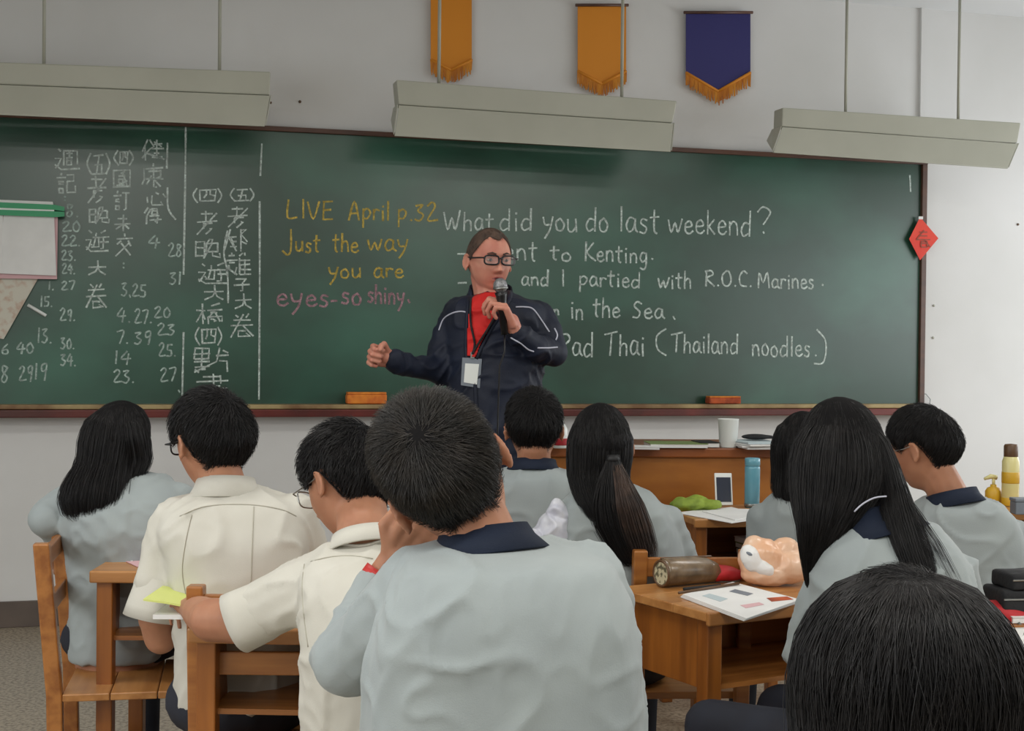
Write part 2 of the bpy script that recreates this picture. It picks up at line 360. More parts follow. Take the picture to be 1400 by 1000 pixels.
# single-stroke hand: width, then strokes of (x, y), baseline 0, x-height 0.6, capital 1
def S_(t): return [[(float(a.split(',')[0]), float(a.split(',')[1])) for a in s.split()] for s in t.split(';')]
GL = {
 'W': (1.0, '0,1 .22,0 .45,.7 .65,0 .95,1.1'), 'h': (.55, '.08,1.05 .05,0;.05,.4 .25,.6 .42,.5 .45,0'),
 'a': (.55, '.45,.55 .2,.62 .03,.3 .15,.02 .38,.15 .45,.55;.45,.55 .45,.15 .58,0'), 't': (.45, '.2,.95 .18,.15 .3,0;0,.65 .42,.68'),
 'd': (.6, '.45,.5 .2,.55 .03,.25 .15,.0 .4,.1;.5,1.05 .48,.0'), 'i': (.25, '.1,.55 .12,0;.12,.78 .13,.83'),
 'y': (.55, '.03,.6 .12,.25 .35,.25;.5,.62 .35,0 .1,-.42'), 'o': (.5, '.25,.58 .04,.4 .08,.05 .32,0 .44,.3 .25,.58'),
 'u': (.55, '.04,.58 .06,.1 .25,0 .42,.2;.44,.6 .46,0'), 'l': (.2, '.1,1.05 .08,.0'), 's': (.42, '.36,.52 .15,.58 .08,.4 .32,.22 .25,0 .02,.05'),
 'w': (.75, '0,.58 .15,.02 .35,.45 .5,.02 .72,.62'), 'e': (.5, '.05,.3 .42,.35 .3,.58 .08,.45 .08,.1 .3,0 .48,.12'),
 'k': (.5, '.08,1.0 .06,0;.42,.6 .08,.28;.15,.3 .45,0'), 'n': (.55, '.05,.58 .06,0;.06,.4 .25,.6 .42,.45 .45,0'),
 '?': (.5, '0,.9 .2,1.1 .45,.9 .3,.55 .2,.4;.2,.1 .22,.05'), 'K': (.7, '.12,1.05 .08,0;.6,1.0 .1,.45;.15,.5 .35,.25 .7,.0'),
 'g': (.55, '.42,.55 .18,.6 .04,.3 .2,.05 .4,.2;.45,.58 .42,-.2 .25,-.4 .05,-.3'), 'I': (.25, '.12,1.0 .12,0'),
 'p': (.55, '.06,.6 .04,-.4;.05,.45 .28,.62 .48,.4 .3,.08 .06,.1'), 'r': (.42, '.06,.58 .06,0;.06,.38 .2,.58 .4,.52'),
 '.': (.22, '.08,.05 .12,.02'), 'R': (.65, '.1,1.0 .06,0;.02,.95 .4,1.0 .5,.75 .12,.5 .6,0'), 'O': (.7, '.35,1 .06,.7 .1,.15 .4,0 .62,.35 .5,.9 .35,1'),
 'C': (.6, '.55,.85 .3,1 .06,.6 .15,.1 .5,.02'), 'M': (.95, '.05,0 .12,1 .4,.35 .72,1.05 .85,0'),
 'S': (.55, '.5,.95 .25,1.08 .1,.8 .4,.4 .3,.05 .02,.08'), ',': (.22, '.08,.12 .14,-.08'), 'P': (.6, '.1,1.0 .08,0;.02,.98 .4,1.02 .55,.75 .12,.45'),
 'T': (.75, '0,.92 .75,1.05;.4,.98 .32,0'), '(': (.4, '.35,1.15 .05,.8 .08,.2 .35,-.08'), ')': (.4, '.0,1.15 .3,.7 .32,.1 .2,-.4 -.1,-.42'),
 'L': (.65, '.1,1.0 .04,0 .55,.0'), 'V': (.65, '0,1 .28,0 .6,1.02'), 'E': (.6, '.1,1 .06,0;.06,.98 .55,1;.06,.52 .45,.54;.06,0 .55,.02'),
 'A': (.75, '0,0 .35,1.02 .65,0;.12,.35 .58,.38'), 'J': (.6, '.42,1.5 .4,0 .25,-.4 .02,-.1'), '-': (.5, '.05,.35 .42,.37'),
 '0': (.55, '.3,.95 .06,.6 .12,.08 .38,.05 .5,.5 .3,.95'), '1': (.3, '.15,1 .1,0'), '2': (.6, '.05,.8 .3,1 .45,.75 .05,.03 .6,.05'),
 '3': (.55, '.05,.9 .42,.95 .15,.6 .45,.35 .25,0 .0,.08'), '4': (.6, '.35,1 .02,.4 .58,.42;.45,.8 .36,-.05'),
 '5': (.55, '.12,.95 .1,.55 .42,.45 .38,.05 .02,.02;.12,.95 .5,.97'), '6': (.5, '.4,1 .08,.5 .12,.05 .42,.1 .38,.45 .1,.4'),
 '7': (.55, '.02,.92 .5,.97 .2,0'), '8': (.55, '.42,.88 .15,.95 .15,.62 .42,.3 .25,0 .06,.2 .45,.85'), '9': (.5, '.42,.6 .15,.5 .12,.85 .42,.95 .4,.5 .3,-.05'),
 ':': (.25, '.1,.6 .14,.55;.1,.12 .14,.07'),
}
GL = {k: (a, S_(b)) for k, (a, b) in GL.items()}
def write(g, word, x0, x1, yb, yt, w_=2.4, slope=0.03):
    """word fitted between x0 and x1, baseline yb, capital line yt (photo pixels)"""
    tot = sum(GL[c][0] + 0.1 for c in word) - 0.1; sx = (x1 - x0) / tot; h = yb - yt; x = 0
    for c in word:
        a, ss = GL[c]
        dy = random.uniform(-0.04, 0.04); sc = random.uniform(0.93, 1.07)
        for s in ss:
            ribbon(g, [(x0 + (x + px * random.uniform(0.96, 1.04)) * sx, yb + slope * (x * sx) - (py * sc + dy) * h) for px, py in s], w_)
        x += a + 0.1
CJ = {
 '大': '0494 50544709 546799', '考': '2171 4044 0494 9109 3575 3537 67776849', '五': '1181 5139 257579 0999',
 '四': '1118 119188 1888 414436 616485', '卷': '2132 7162 1383 0595 5109 5599 376757 37398968',
 '晚': '0108 013138 0434 0838 5042 506062 4282 4246 8286 4686 624739 66689997', '遊': '1021 04241708 07297999 4142 3363 433726 43535727 8061 6393 7375 6595 757868',
 '國': '0009 009099 0999 3363 35375755 3555 2868 5278 6142 7638', '訂': '2021 0242 1434 1535 17193937 1737 5191 717969', '記': '2021 0242 1434 1535 17193937 1737 51818454 5458599996',
 '未': '2272 0595 5059 5518 5588', '交': '5051 1292 3314 7385 7409 3489', '週': '1021 04241708 07297999 3137 318187 5154 4262 4464 45476765 4565',
 '健': '2005 1319 30533408 2699 5282 4494 5676 6068 4888 5183', '康': '5051 1292 121608 3383 8386 2696 3686 525969 4528 8566 5689',
 '心': '1417 3337398977 5162 8294', '得': '2003 3115 1519 4144 417174 4272 4474 3585 3797 7679 69 5768', '橋': '0333 2029 2408 2437 8051 4393 6347 6388 5474 5474 4649 469698 57677868',
 '默': '0004 004044 0444 2027 0242 0545 0747 0819 2838 6393 706509 759599 8192', '書': '5057 2171 7174 0393 2575 1777 0696 3838 38397978 3979 0797',
 '郁': '0343 2008 132349 1349 2545 2747 6069 60806285 86 6586', '離': '2021 0343 1131 3414 0649 1517 5557 0609 4639 6051 5259 5393 5595 5797 5999 7379 7071',
 '子': '1171 7154 545949 0595', '春': '2171 2373 0595 5005 5599 3639 36767939 3777',
}
CJ = {k: [[(int(s[i]), int(s[i + 1])) for i in range(0, len(s) - 1, 2)] for s in v.split() if len(s) >= 4] for k, v in CJ.items()}
def han(g, ch, x0, y0, x1, y1, w_=1.9):
    paren = ch.startswith('(')
    if paren:
        ribbon(g, [(x0 + 5, y0), (x0, (y0 + y1) / 2), (x0 + 6, y1)], w_); ribbon(g, [(x1 - 5, y0), (x1, (y0 + y1) / 2), (x1 - 5, y1)], w_)
        x0 += 7; x1 -= 7; ch = ch[1]
    for s in CJ[ch]:
        ribbon(g, [(x0 + (x1 - x0) * (a + random.uniform(-.2, .2)) / 9, y0 + (y1 - y0) * (b + random.uniform(-.2, .2) - 0.04 * a) / 9) for a, b in s], w_, sm=False)
lines = [
 ('M', 'chalk', [('What', 607, 675, 314, 289), ('did', 683, 729, 314, 286), ('you', 742, 790, 315, 288), ('do', 801, 832, 316, 286), ('last', 847, 902, 317, 285), ('weekend', 914, 1028, 319, 288), ('?', 1036, 1055, 320, 287)]),
 ('M', 'chalk', [('-', 624, 642, 355, 333), ('went', 668, 735, 355, 330), ('to', 752, 782, 356, 336), ('Kenting', 799, 886, 357, 334), ('.', 889, 895, 355, 335)]),
 ('M', 'chalk', [('-', 625, 640, 395, 375), ('and', 713, 751, 390, 370), ('I', 767, 773, 391, 370), ('partied', 792, 876, 391, 370), ('with', 900, 946, 394, 372), ('R.O.C.', 964, 1029, 391, 370), ('Marines', 1036, 1113, 393, 372), ('.', 1122, 1128, 391, 372)]),
 ('M', 'chalk', [('n', 757, 765, 431, 419), ('in', 780, 798, 436, 411), ('the', 811, 848, 434, 410), ('Sea', 865, 908, 435, 413), (',', 918, 925, 435, 415)]),
 ('M', 'chalk', [('Pad', 766, 812, 487, 457), ('Thai', 827, 882, 485, 456), ('(', 896, 912, 483, 453), ('Thailand', 918, 1010, 482, 457), ('noodles', 1028, 1108, 486, 460), ('.', 1113, 1118, 487, 465), (')', 1117, 1132, 486, 455)]),
 ('Y', 'chalky', [('LIVE', 392, 456, 298, 274), ('April', 477, 533, 300, 276), ('p.32', 544, 598, 301, 277)]),
 ('Y', 'chalky', [('J', 386, 403, 341, 322), ('ust', 404, 438, 344, 321), ('the', 455, 490, 344, 321), ('way', 503, 558, 342, 318)]),
 ('Y', 'chalky', [('you', 449, 495, 379, 357), ('are', 511, 552, 379, 358)]),
 ('K', 'chalkp', [('eyes', 378, 450, 418, 391), ('-', 452, 462, 418, 400), ('so', 467, 495, 416, 391), ('shiny', 503, 553, 414, 390), (',', 556, 562, 412, 395)]),
]
for _, m_, ws in lines:
    lb = {'chalk': None, 'chalky': 'yellow chalk handwriting', 'chalkp': 'dull pink chalk handwriting'}[m_]
    for wd in ws:
        g = G(); write(g, *wd, w_=2.9 if m_ == 'chalkp' else 2.5); part('chalk_writing', g, M[m_], board, label=lb)
cols = [
 [('週', 76, 204, 109, 232), ('記', 78, 237, 103, 264)],
 [('(五', 119, 210, 150, 238), ('考', 120, 242, 145, 278), ('晚', 122, 284, 149, 306), ('遊', 118, 316, 148, 344), ('大', 121, 357, 144, 376), ('卷', 118, 386, 145, 421)],
 [('(四', 156, 206, 182, 226), ('國', 155, 233, 178, 256), ('訂', 156, 262, 177, 287), ('未', 157, 295, 178, 316), ('交', 158, 321, 181, 350)],
 [('健', 195, 192, 224, 219), ('康', 194, 224, 223, 256), ('心', 198, 262, 226, 281), ('得', 198, 284, 220, 306)],
 [('(四', 264, 258, 303, 277), ('考', 270, 290, 296, 320), ('晚', 268, 328, 301, 353), ('遊', 272, 361, 310, 388), ('大', 280, 391, 305, 410), ('橋', 269, 416, 304, 443), ('(四', 267, 448, 303, 472), ('默', 266, 477, 311, 509), ('書', 268, 512, 311, 543)],
 [('(五', 315, 258, 347, 275), ('考', 312, 283, 338, 311), ('郁', 308, 315, 341, 344), ('離', 310, 347, 342, 376), ('子', 320, 380, 341, 398), ('大', 322, 402, 343, 422), ('卷', 316, 427, 346, 461)],
]
for c in cols:
    for a in c: g = G(); han(g, *a, w_=2.1); part('chalk_character', g, M['chalk'], board)
g = G()
for a in [(':', 86, 92, 275, 265), ('8.', 90, 108, 296, 278), ('20', 85, 110, 316, 302), ('22.', 84, 110, 336, 322), ('23.', 84, 104, 356, 342), ('24.', 85, 103, 374, 361), ('27', 84, 103, 396, 384), ('29.', 82, 103, 438, 422), ('30.', 83, 102, 477, 462), ('34.', 83, 104, 500, 484),
          (':', 166, 172, 367, 355), ('3,25', 166, 200, 405, 388), ('4.', 160, 179, 440, 421), ('27.', 184, 208, 442, 423), ('20', 211, 233, 434, 420), ('23', 215, 240, 458, 443), ('7.', 160, 176, 470, 453), ('39', 184, 207, 470, 453), ('14', 156, 179, 498, 480), ('25.', 217, 241, 487, 470), ('23.', 155, 184, 523, 506), ('27', 219, 241, 521, 503), (',', 242, 248, 535, 522),
          ('4', 203, 219, 338, 321), ('28', 230, 249, 350, 333), ('31', 232, 249, 389, 373), ('1.', 66, 74, 396, 385), ('15.', 55, 72, 419, 405), ('13.', 51, 71, 469, 450), ('40', 23, 46, 483, 468), ('6', 2, 12, 485, 471), ('8', 1, 12, 523, 500), ('29', 26, 45, 520, 500), ('19', 47, 65, 519, 497)]:
    g = G(); write(g, *a, w_=2.1); part('chalk_number', g, M['chalkdim'], board)
g = G()
for l in [[(254, 173), (253, 260), (251, 375)], [(251, 455), (250, 500), (249, 546)], [(358, 197), (356, 240)], [(355, 276), (355, 400), (354, 546)], [(229, 196), (228, 230)], [(229, 257), (230, 285), (240, 300)],
          [(311, 316), (306, 345), (311, 372), (312, 414)], [(1244, 240), (1245, 262)]]: g = G(); ribbon(g, l, 2.3); part('chalk_line', g, M['chalk'], board)

# ------------------------------------------------------------------ things on the front wall
def on_wall(name, label, cat, px, py, off, group=None):
    return thing(name, label, cat, W(px, py, off), RZ, group)
def flat(pxs, off, depth=0.0012, g=None):           # a sheet drawn by its corners in the photo, on the plane off in front of the wall
    g = g or G(); return g.slab([W(x, y, off) for x, y in pxs], -N * depth)
for (x0, y0, x1, y1, lab, col_) in [(474, 540, 527, 556, 'bright orange felt chalkboard eraser on the tray left of the teacher', 'orange'), (964, 546, 1013, 557, 'flatter red-orange felt eraser on the tray to the right of the teacher', 'orangered')]:
    t = on_wall('chalkboard_eraser', lab, 'eraser', (x0 + x1) / 2, y1, 0.085)
    t.location.z = zb + 0.001; MW[t] = Matrix.Translation(t.location) @ Matrix.Rotation(RZ, 4, 'Z')
    L = (x1 - x0) / 262; hh = (y1 - y0) / 262
    part('felt_pad', G().box((0, 0, hh * 0.42), (L, 0.06, hh * 0.8)), M[col_], t, bevel=0.008)
    part('backing', G().box((0, -0.002, hh * 0.9), (L * 0.97, 0.055, hh * 0.18)), M['orange'], t, bevel=0.003)
# red paper diamond
t = on_wall('red_paper_diamond', 'red paper diamond with a brush-written character taped over the board\'s right edge', 'decoration', 1263, 326, 0.06)
g = flat([(1258, 297), (1283, 326), (1258, 356), (1243, 327)], 0.06)
part('paper', g, M['redpaper'], t, world=True)
g = G()
for s in CJ['春']:
    vs = [(1253 + 19 * a / 9, 315 + 23 * b / 9) for a, b in s]
    for (xa, ya), (xb, yb) in zip(vs, vs[1:]):
        L = math.hypot(xb - xa, yb - ya) or 1; nx, ny = -(yb - ya) / L * 0.8, (xb - xa) / L * 0.8
        g.slab([W(xa + nx, ya + ny, 0.0625), W(xb + nx, yb + ny, 0.0625), W(xb - nx, yb - ny, 0.0625), W(xa - nx, ya - ny, 0.0625)], N * 0.0004)
part('brush_character', g, M['gold'], t, world=True)
part('tape', flat([(1256, 296), (1262, 296), (1262, 300), (1256, 300)], 0.0625), M['white'], t, world=True)
# hook wire by the tray end
g = G(); g.tube([W(x, y, 0.02) for x, y in [(1257, 538), (1266, 539), (1272, 546), (1271, 554), (1262, 560)]], 0.003, 6)
t = part('wire_hook', g, M['steel'], None, smooth=True); tag(t, 'thin bent wire loop on the wall at the right end of the chalk tray', 'wire')
# screws on the wall
for (x, y, lb) in [(410, 139, 'small dark screw in the wall between the two left board lights'), (1277, 418, 'upper small nail hole plug right of the board'), (1276, 462, 'lower small nail hole plug right of the board'), (1392, 307, 'tiny dark screw in the wall near the right edge')]:
    c = W(x, y, 0.004); rot = N.to_track_quat('Z', 'Y').to_matrix()
    t = part('wall_screw', G().lathe(c, [(0.004, -0.006), (0.0075, -0.001), (0.006, 0.002), (0.002, 0.003)], 10, rot), M['brown'] if y < 400 else M['lamp'], None)
    tag(t, lb, 'screw')
# papers hanging at the left
t = on_wall('paper_bundle', 'bundle of white sheets clamped by green strips on the board\'s left', 'papers', 30, 290, 0.07)
part('back_sheet', flat([(-60, 295), (79, 297), (78, 382), (-60, 380)], 0.062, 0.002), M['pinkpaper'], t, world=True, label='pink edged sheet at the back')
part('sheet', flat([(5, 294), (74, 296), (77, 377), (-2, 374)], 0.074, 0.008), M['white'], t, world=True)
part('sheet', flat([(-60, 291), (4, 293), (3, 374), (-60, 372)], 0.078, 0.006), M['white'], t, world=True)
part('clip_strip', flat([(-60, 274), (74, 280), (88, 283), (88, 289), (74, 287), (-60, 282)], 0.092, 0.01), M['green'], t, world=True)
part('clip_strip', flat([(-60, 285), (74, 289), (88, 290), (88, 296), (74, 297), (-60, 292)], 0.092, 0.01), M['green'], t, world=True)
part('clip_bar', flat([(-60, 281), (74, 286), (74, 290), (-60, 286)], 0.09, 0.008), M['whitegloss'], t, world=True)
part('top_edge', flat([(-60, 271), (72, 276), (73, 281), (-60, 276)], 0.084, 0.008), M['white'], t, world=True)
t = part('printed_leaflet', flat([(-60, 376), (52, 381), (5, 464), (-4, 462), (-60, 440)], 0.045, 0.002), M['leaflet'], None)
tag(t, 'slanting printed leaflet hanging below the clamped white sheets', 'leaflet')
g = G(); g.tube([W(38, 417, 0.04), W(63, 432, 0.04)], 0.008, 10)
t = part('chalk_stick', g, M['whitegloss'], None, smooth=True); tag(t, 'white stick stuck slantwise on the board beside the leaflet', 'chalk')

# board lights
def board_light(tl, tr, cb_l, cb_r, bl_, br_, off, label, ends, rods):
    A = W(*tl, off); B = W(*tr, off)
    t = thing('board_light', label, 'lamp', (A + B) / 2, math.atan2(B.y - A.y, B.x - A.x), 'board lights above the chalkboard')
    C0 = W(*cb_l, off); C1 = W(*cb_r, off); D0 = W(*bl_, off + 0.03); D1 = W(*br_, off + 0.03)
    D = -N
    def sl(a, b, c, d, dep, g=None): return (g or G()).slab([a, b, c, d], D * dep)
    part('housing', sl(A, B, C1, C0, 0.10), M['lamp'], t, world=True, bevel=0.006)
    sk = G(); sk.slab([C0 + N * 0.006 - Z * 0.004, C1 + N * 0.006 - Z * 0.004, D1, D0], D * 0.004)
    part('reflector', sk, M['lamp'], t, world=True)
    part('rim', G().slab([D0, D1, D1 - Z * 0.006, D0 - Z * 0.006], D * 0.012), M['lamp'], t, world=True)
    for (c_, d_, s) in ((C0, D0, -1), (C1, D1, 1)):
        e = (B - A).normalized() * s * 0.003
        g = G(); g.slab([c_ + N * 0.006 + e, c_ + D * 0.1 + e, c_ + D * 0.16 - Z * 0.05 + e, d_ + e], (B - A).normalized() * 0.004 * s)
        part('end_plate', g, M['lamp'], t, world=True)
        sc = c_ + e * 2.2 + D * 0.03 - Z * 0.03
        part('screw', G().ell(sc, (0.006, 0.006, 0.006), nu=8, nv=6), M['brown'], t, world=True)
    a = C0.lerp(C1, 0.03) + D * 0.05 - Z * 0.035; b = C0.lerp(C1, 0.97) + D * 0.05 - Z * 0.035
    part('fluorescent_tube', G().tube([a, b], 0.014, 12), M['whitegloss'], t, smooth=True, world=True)
    for x, y in rods:
        p = W(x, y, off - 0.05); 
        part('hanger_rod', G().tube([p - Z * 0.02, V((p.x, p.y, 3.3))], 0.008, 8), M['lamp'], t, smooth=True, world=True)
board_light((-250, 76), (370, 98), (-250, 105), (369, 130), (-250, 144), (362, 171), 0.5, 'leftmost pale metal strip light hanging over the chalkboard\'s left part', None, [(60, 92), (300, 100)])
board_light((542, 109), (926, 138), (545, 143), (920, 168), (540, 184), (917, 206), 0.5, 'middle pale metal strip light hanging above the teacher', None, [(600, 114), (850, 132)])
board_light((1070, 147), (1396, 168), (1069, 173), (1391, 196), (1058, 207), (1378, 229), 0.5, 'rightmost pale metal strip light jutting past the board\'s right edge', None, [(1156, 153), (1310, 162)])

# pennants
def pennant(cx, tip, wpx, col_, label):
    t = on_wall('pennant', label, 'pennant', cx, tip, 0.03, 'fringed pennants on the wall')
    top = tip - 130; h = wpx / 2
    sh = tip - h * 0.72
    part('cloth', flat([(cx - h, top), (cx + h, top), (cx + h, sh - 16), (cx, tip - 22), (cx - h, sh - 16)], 0.03, 0.004), M[col_], t, world=True)
    g = G()
    n = int(wpx * 0.8)
    for i in range(n):
        f = i / (n - 1) * 2 - 1; x = cx + f * h; y0 = (tip - 22) + (sh - 16 - tip + 22) * abs(f)
        ln = 17 + random.uniform(-3, 3)
        g.tube([W(x, y0 - 1, 0.034), W(x + random.uniform(-1, 1), y0 + ln, 0.036)], [0.0042, 0.003], 5)
    o = part('fringe', g, M['fringe'], t, world=True); o['kind'] = 'stuff'
    g = G()
    for s in (-1, 1): g.tube([W(cx + s * h, sh - 16, 0.036), W(cx, tip - 22, 0.036)], 0.008, 8)
    part('braid', g, M['penorange'], t, world=True, smooth=True)
    part('hanging_rod', G().tube([W(cx - h - 3, top, 0.035), W(cx + h + 3, top, 0.035)], 0.008, 8), M['frame'], t, world=True, smooth=True)
pennant(982, 147, 88, 'penblue', 'dark blue pennant with gold fringe on the wall right of the middle lamp')
pennant(823, 137, 66, 'penorange', 'orange pennant with gold fringe behind the middle lamp\'s right half')
pennant(617, 118, 56, 'penorange', 'orange pennant whose tip just shows above the middle lamp\'s left end')

# ------------------------------------------------------------------ furniture
def desk(loc, rz, label, w_=0.60, d_=0.42, h=0.75, group=None):
    t = thing('school_desk', label, 'desk', loc, rz, group)
    for k in range(3):
        part('top_plank', G().box((0, -d_ / 3 + k * d_ / 3, h - 0.011), (w_, d_ / 3 - 0.0012, 0.022)), M['woodtop'], t, bevel=0.0025)
    part('edge_strip', G().box((0, -d_ / 2 - 0.006, h - 0.015), (w_, 0.014, 0.032)), M['woodtop'], t, bevel=0.004)
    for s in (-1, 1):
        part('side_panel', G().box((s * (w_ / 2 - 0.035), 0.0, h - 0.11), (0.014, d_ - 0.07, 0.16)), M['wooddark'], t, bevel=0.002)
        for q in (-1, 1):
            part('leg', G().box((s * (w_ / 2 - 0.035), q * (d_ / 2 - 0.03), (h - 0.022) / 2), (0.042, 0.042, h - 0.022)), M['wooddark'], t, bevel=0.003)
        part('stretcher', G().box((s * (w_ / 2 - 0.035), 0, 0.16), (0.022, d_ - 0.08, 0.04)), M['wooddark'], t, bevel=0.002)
    part('shelf', G().box((0, 0, h - 0.185), (w_ - 0.09, d_ - 0.06, 0.012)), M['wood'], t)
    part('front_panel', G().box((0, d_ / 2 - 0.03, h - 0.11), (w_ - 0.1, 0.014, 0.16)), M['wood'], t)
    return t
def chair(loc, rz, label, top=0.84, w_=0.38, group=None):
    t = thing('school_chair', label, 'chair', loc, rz, group)
    for k in range(3):
        part('seat_plank', G().box((0, -0.12 + k * 0.12, 0.435), (w_, 0.118, 0.02)), M['woodtop'], t, bevel=0.003)
    for s in (-1, 1):
        part('front_leg', G().box((s * (w_ / 2 - 0.025), 0.155, 0.2125), (0.036, 0.036, 0.425)), M['wood'], t, bevel=0.003)
        g = G(); x = s * (w_ / 2 - 0.02)
        g.ring([[V((x + a * 0.018, y + b * 0.02, z_)) for a, b in ((-1, -1), (1, -1), (1, 1), (-1, 1))] for y, z_ in ((-0.19, 0), (-0.2, 0.44), (-0.235, top))])
        part('back_post', g, M['wood'], t, bevel=0.004)
        part('side_rail', G().box((s * (w_ / 2 - 0.025), -0.02, 0.2), (0.02, 0.31, 0.035)), M['wood'], t, bevel=0.002)
    for z_, hh in ((top - 0.045, 0.05), (top - 0.17, 0.05)):
        part('back_slat', G().box((0, -0.2 - 0.035 * (z_ - 0.44) / (top - 0.44), z_), (w_ - 0.075, 0.016, hh)), M['wood'], t, bevel=0.003)
    return t
def XY(px, d): q = P(px, 480, d); return (q.x, q.y, 0)

# podium
pc = P(905, 612, 5.72); PH = pc.z
pod = thing('teacher_desk', 'wide varnished teacher\'s desk in front of the chalkboard holding papers', 'desk', (pc.x + 0.0, pc.y + 0.25, 0), R(5))
PWd = 1.10
part('desktop', G().box((0, 0, PH - 0.02), (PWd, 0.56, 0.04)), M['podiumtop'], pod, bevel=0.006)
part('front_panel', G().box((0, -0.25, (PH - 0.04) / 2 + 0.03), (PWd - 0.06, 0.02, PH - 0.1)), M['podium'], pod, bevel=0.002)
for s in (-1, 1):
    part('side_panel', G().box((s * (PWd / 2 - 0.025), 0, (PH - 0.04) / 2), (0.03, 0.52, PH - 0.04)), M['podium'], pod, bevel=0.003)
part('veneer_chip', G().slab([V((-.2, -.262, PH - .17)), V((-.192, -.262, PH - .13)), V((-.183, -.262, PH - .15)), V((-.187, -.262, PH - .19))], (0, .003, 0)), M['woodtop'], pod, label='pale chip in the front panel')
part('shelf', G().box((0, 0.05, 0.45), (PWd - 0.09, 0.44, 0.02)), M['podium'], pod)
def on_pod(px, d, z=None): q = P(px, 480, d); return V((q.x, q.y, PH + 0.001))
# cup
def cup(loc, h, r, label, m_, name='paper_cup', cat='cup'):
    t = thing(name, label, cat, loc)
    part('cup_wall', G().lathe((0, 0, 0), [(r * 0.82, 0), (r * 0.84, 0.002), (r, h), (r * 1.04, h + 0.003), (r * 0.95, h + 0.002), (r * 0.8, 0.006)], 28), m_, t, smooth=True)
    return t
cup(on_pod(997, 5.75), 0.115, 0.043, 'tall white cup standing on the teacher\'s desk', M['whitegloss'])
def booklet(name, loc, rz, sx, sy, h, m_, label, cat='papers', n=1, page=None, group=None):
    t = thing(name, label, cat, loc, rz, group)
    if n == 1:
        part('page_block', G().box((0, 0, h * 0.45), (sx * 0.98, sy * 0.97, h * 0.8)), page or M['white'], t)
        part('cover', G().box((0, 0, h * 0.93), (sx, sy, h * 0.14)), m_, t)
    else:
        for k in range(n):
            part('sheet', G().box((random.uniform(-.01, .01), random.uniform(-.01, .01), h * (k + 0.5) / n), (sx, sy, h / n * 0.8), Matrix.Rotation(random.uniform(-.12, .12), 3, 'Z')), m_ if k == n - 1 else (page or M['white']), t)
    return t
booklet('exercise_book', on_pod(925, 5.75), R(4), 0.24, 0.17, 0.018, M['greencover'], 'flat green covered exercise book on the teacher\'s desk', 'book')
booklet('exercise_book', on_pod(880, 5.62), R(-6), 0.14, 0.12, 0.010, M['white'], 'thin pale exercise book at the left of the green one on the teacher\'s desk', 'book')
booklet('paper_stack', on_pod(1035, 5.72), R(10), 0.15, 0.2, 0.03, M['paperblue'], 'loose pale blue papers on the teacher\'s desk right of the cup', 'papers', 4)
q = on_pod(1035, 5.76); q.z += 0.032
g = G(); g.ell(q + V((0, 0, 0.012)), (0.062, 0.04, 0.012)); g.box(q + V((0.03, 0, 0.012)), (0.07, 0.05, 0.014), Matrix.Rotation(0.3, 3, 'Z'))
t = link('black_pouch', remesh(g, 0.005, 2), M['fabricblack']); tag(t, 'small black pouch lying on the pale blue papers on the teacher\'s desk', 'pouch')
q = on_pod(966, 5.78)
t = thing('spiral_notebook', 'dark spiral notebook lying left of the white cup on the teacher\'s desk', 'notebook', q, R(8))
part('page_block', G().box((0, 0, 0.01), (0.075, 0.15, 0.016)), M['white'], t)
part('cover', G().box((0, 0, 0.02), (0.08, 0.155, 0.003)), M['fabricblack'], t)
q = on_pod(767, 5.6)
t = thing('plastic_bottle', 'small white plastic bottle with red label on the desk beyond the ponytailed girl', 'bottle', q)
part('bottle_body', G().lathe((0, 0, 0), [(0.028, 0), (0.031, 0.004), (0.031, 0.075), (0.02, 0.095), (0.013, 0.1), (0.013, 0.112), (0.008, 0.114)], 20), M['whitegloss'], t, smooth=True)
part('label_band', G().lathe((0, 0, 0.012), [(0.0318, 0), (0.0322, 0.002), (0.0322, 0.026), (0.0318, 0.028)], 20), M['redcloth'], t, smooth=True)
# floating scratch on the front of the teacher's desk is flat wear, left in the grain

# desks -------------------------------------------------------------
zD = 0.75
D2 = desk((PZ(235, 757, zD).x + 0.165, PZ(235, 757, zD).y - 0.10, 0), R(2), 'wooden desk in front of the leftmost white-shirted boy, its left corner showing', 0.62, 0.42)
q = PZ(330, 866, zD)
D3 = desk((q.x + 0.185, q.y + 0.24, 0), R(-2), 'wooden desk under the bare elbow of the white-shirted boy beside the tall head', 0.60, 0.40)
c0 = PZ(965, 838, zD); c1 = PZ(865, 803, zD); c2 = PZ(1095, 824, zD)
ang = math.atan2(c2.y - c0.y, c2.x - c0.x); ux = V((math.cos(ang), math.sin(ang), 0)); uy = V((-ux.y, ux.x, 0))
DW, DD = 0.62, 0.38
cc = c0 + ux * DW / 2 + uy * DD / 2
D8 = desk((cc.x, cc.y, 0), ang, 'wooden desk with pencil case, magazine and orange bag, left of the long-haired girl', DW, DD)
q = PZ(985, 706, zD)
D7 = desk((q.x + 0.09, q.y + 0.16, 0), R(12), 'wooden desk carrying phone and blue bottle before the teacher\'s desk', 0.5, 0.42)
q = PZ(1405, 880, zD)
DR = desk((q.x + 0.18, q.y + 0.16, 0), R(8), 'desk at the lower right edge under the black cases and red bag', 0.6, 0.42)
q = PZ(1385, 695, 0.79)
DB = desk((q.x + 0.1, q.y + 0.12, 0), R(6), 'desk beyond the right-hand boy holding the yellow bottles', 0.6, 0.42, 0.79)
q = P(755, 770, 3.85)
D5 = desk((q.x - 0.12, q.y + 0.0, 0), R(4), 'desk hidden behind the nearest boy with the crumpled clear bag', 0.5, 0.3)

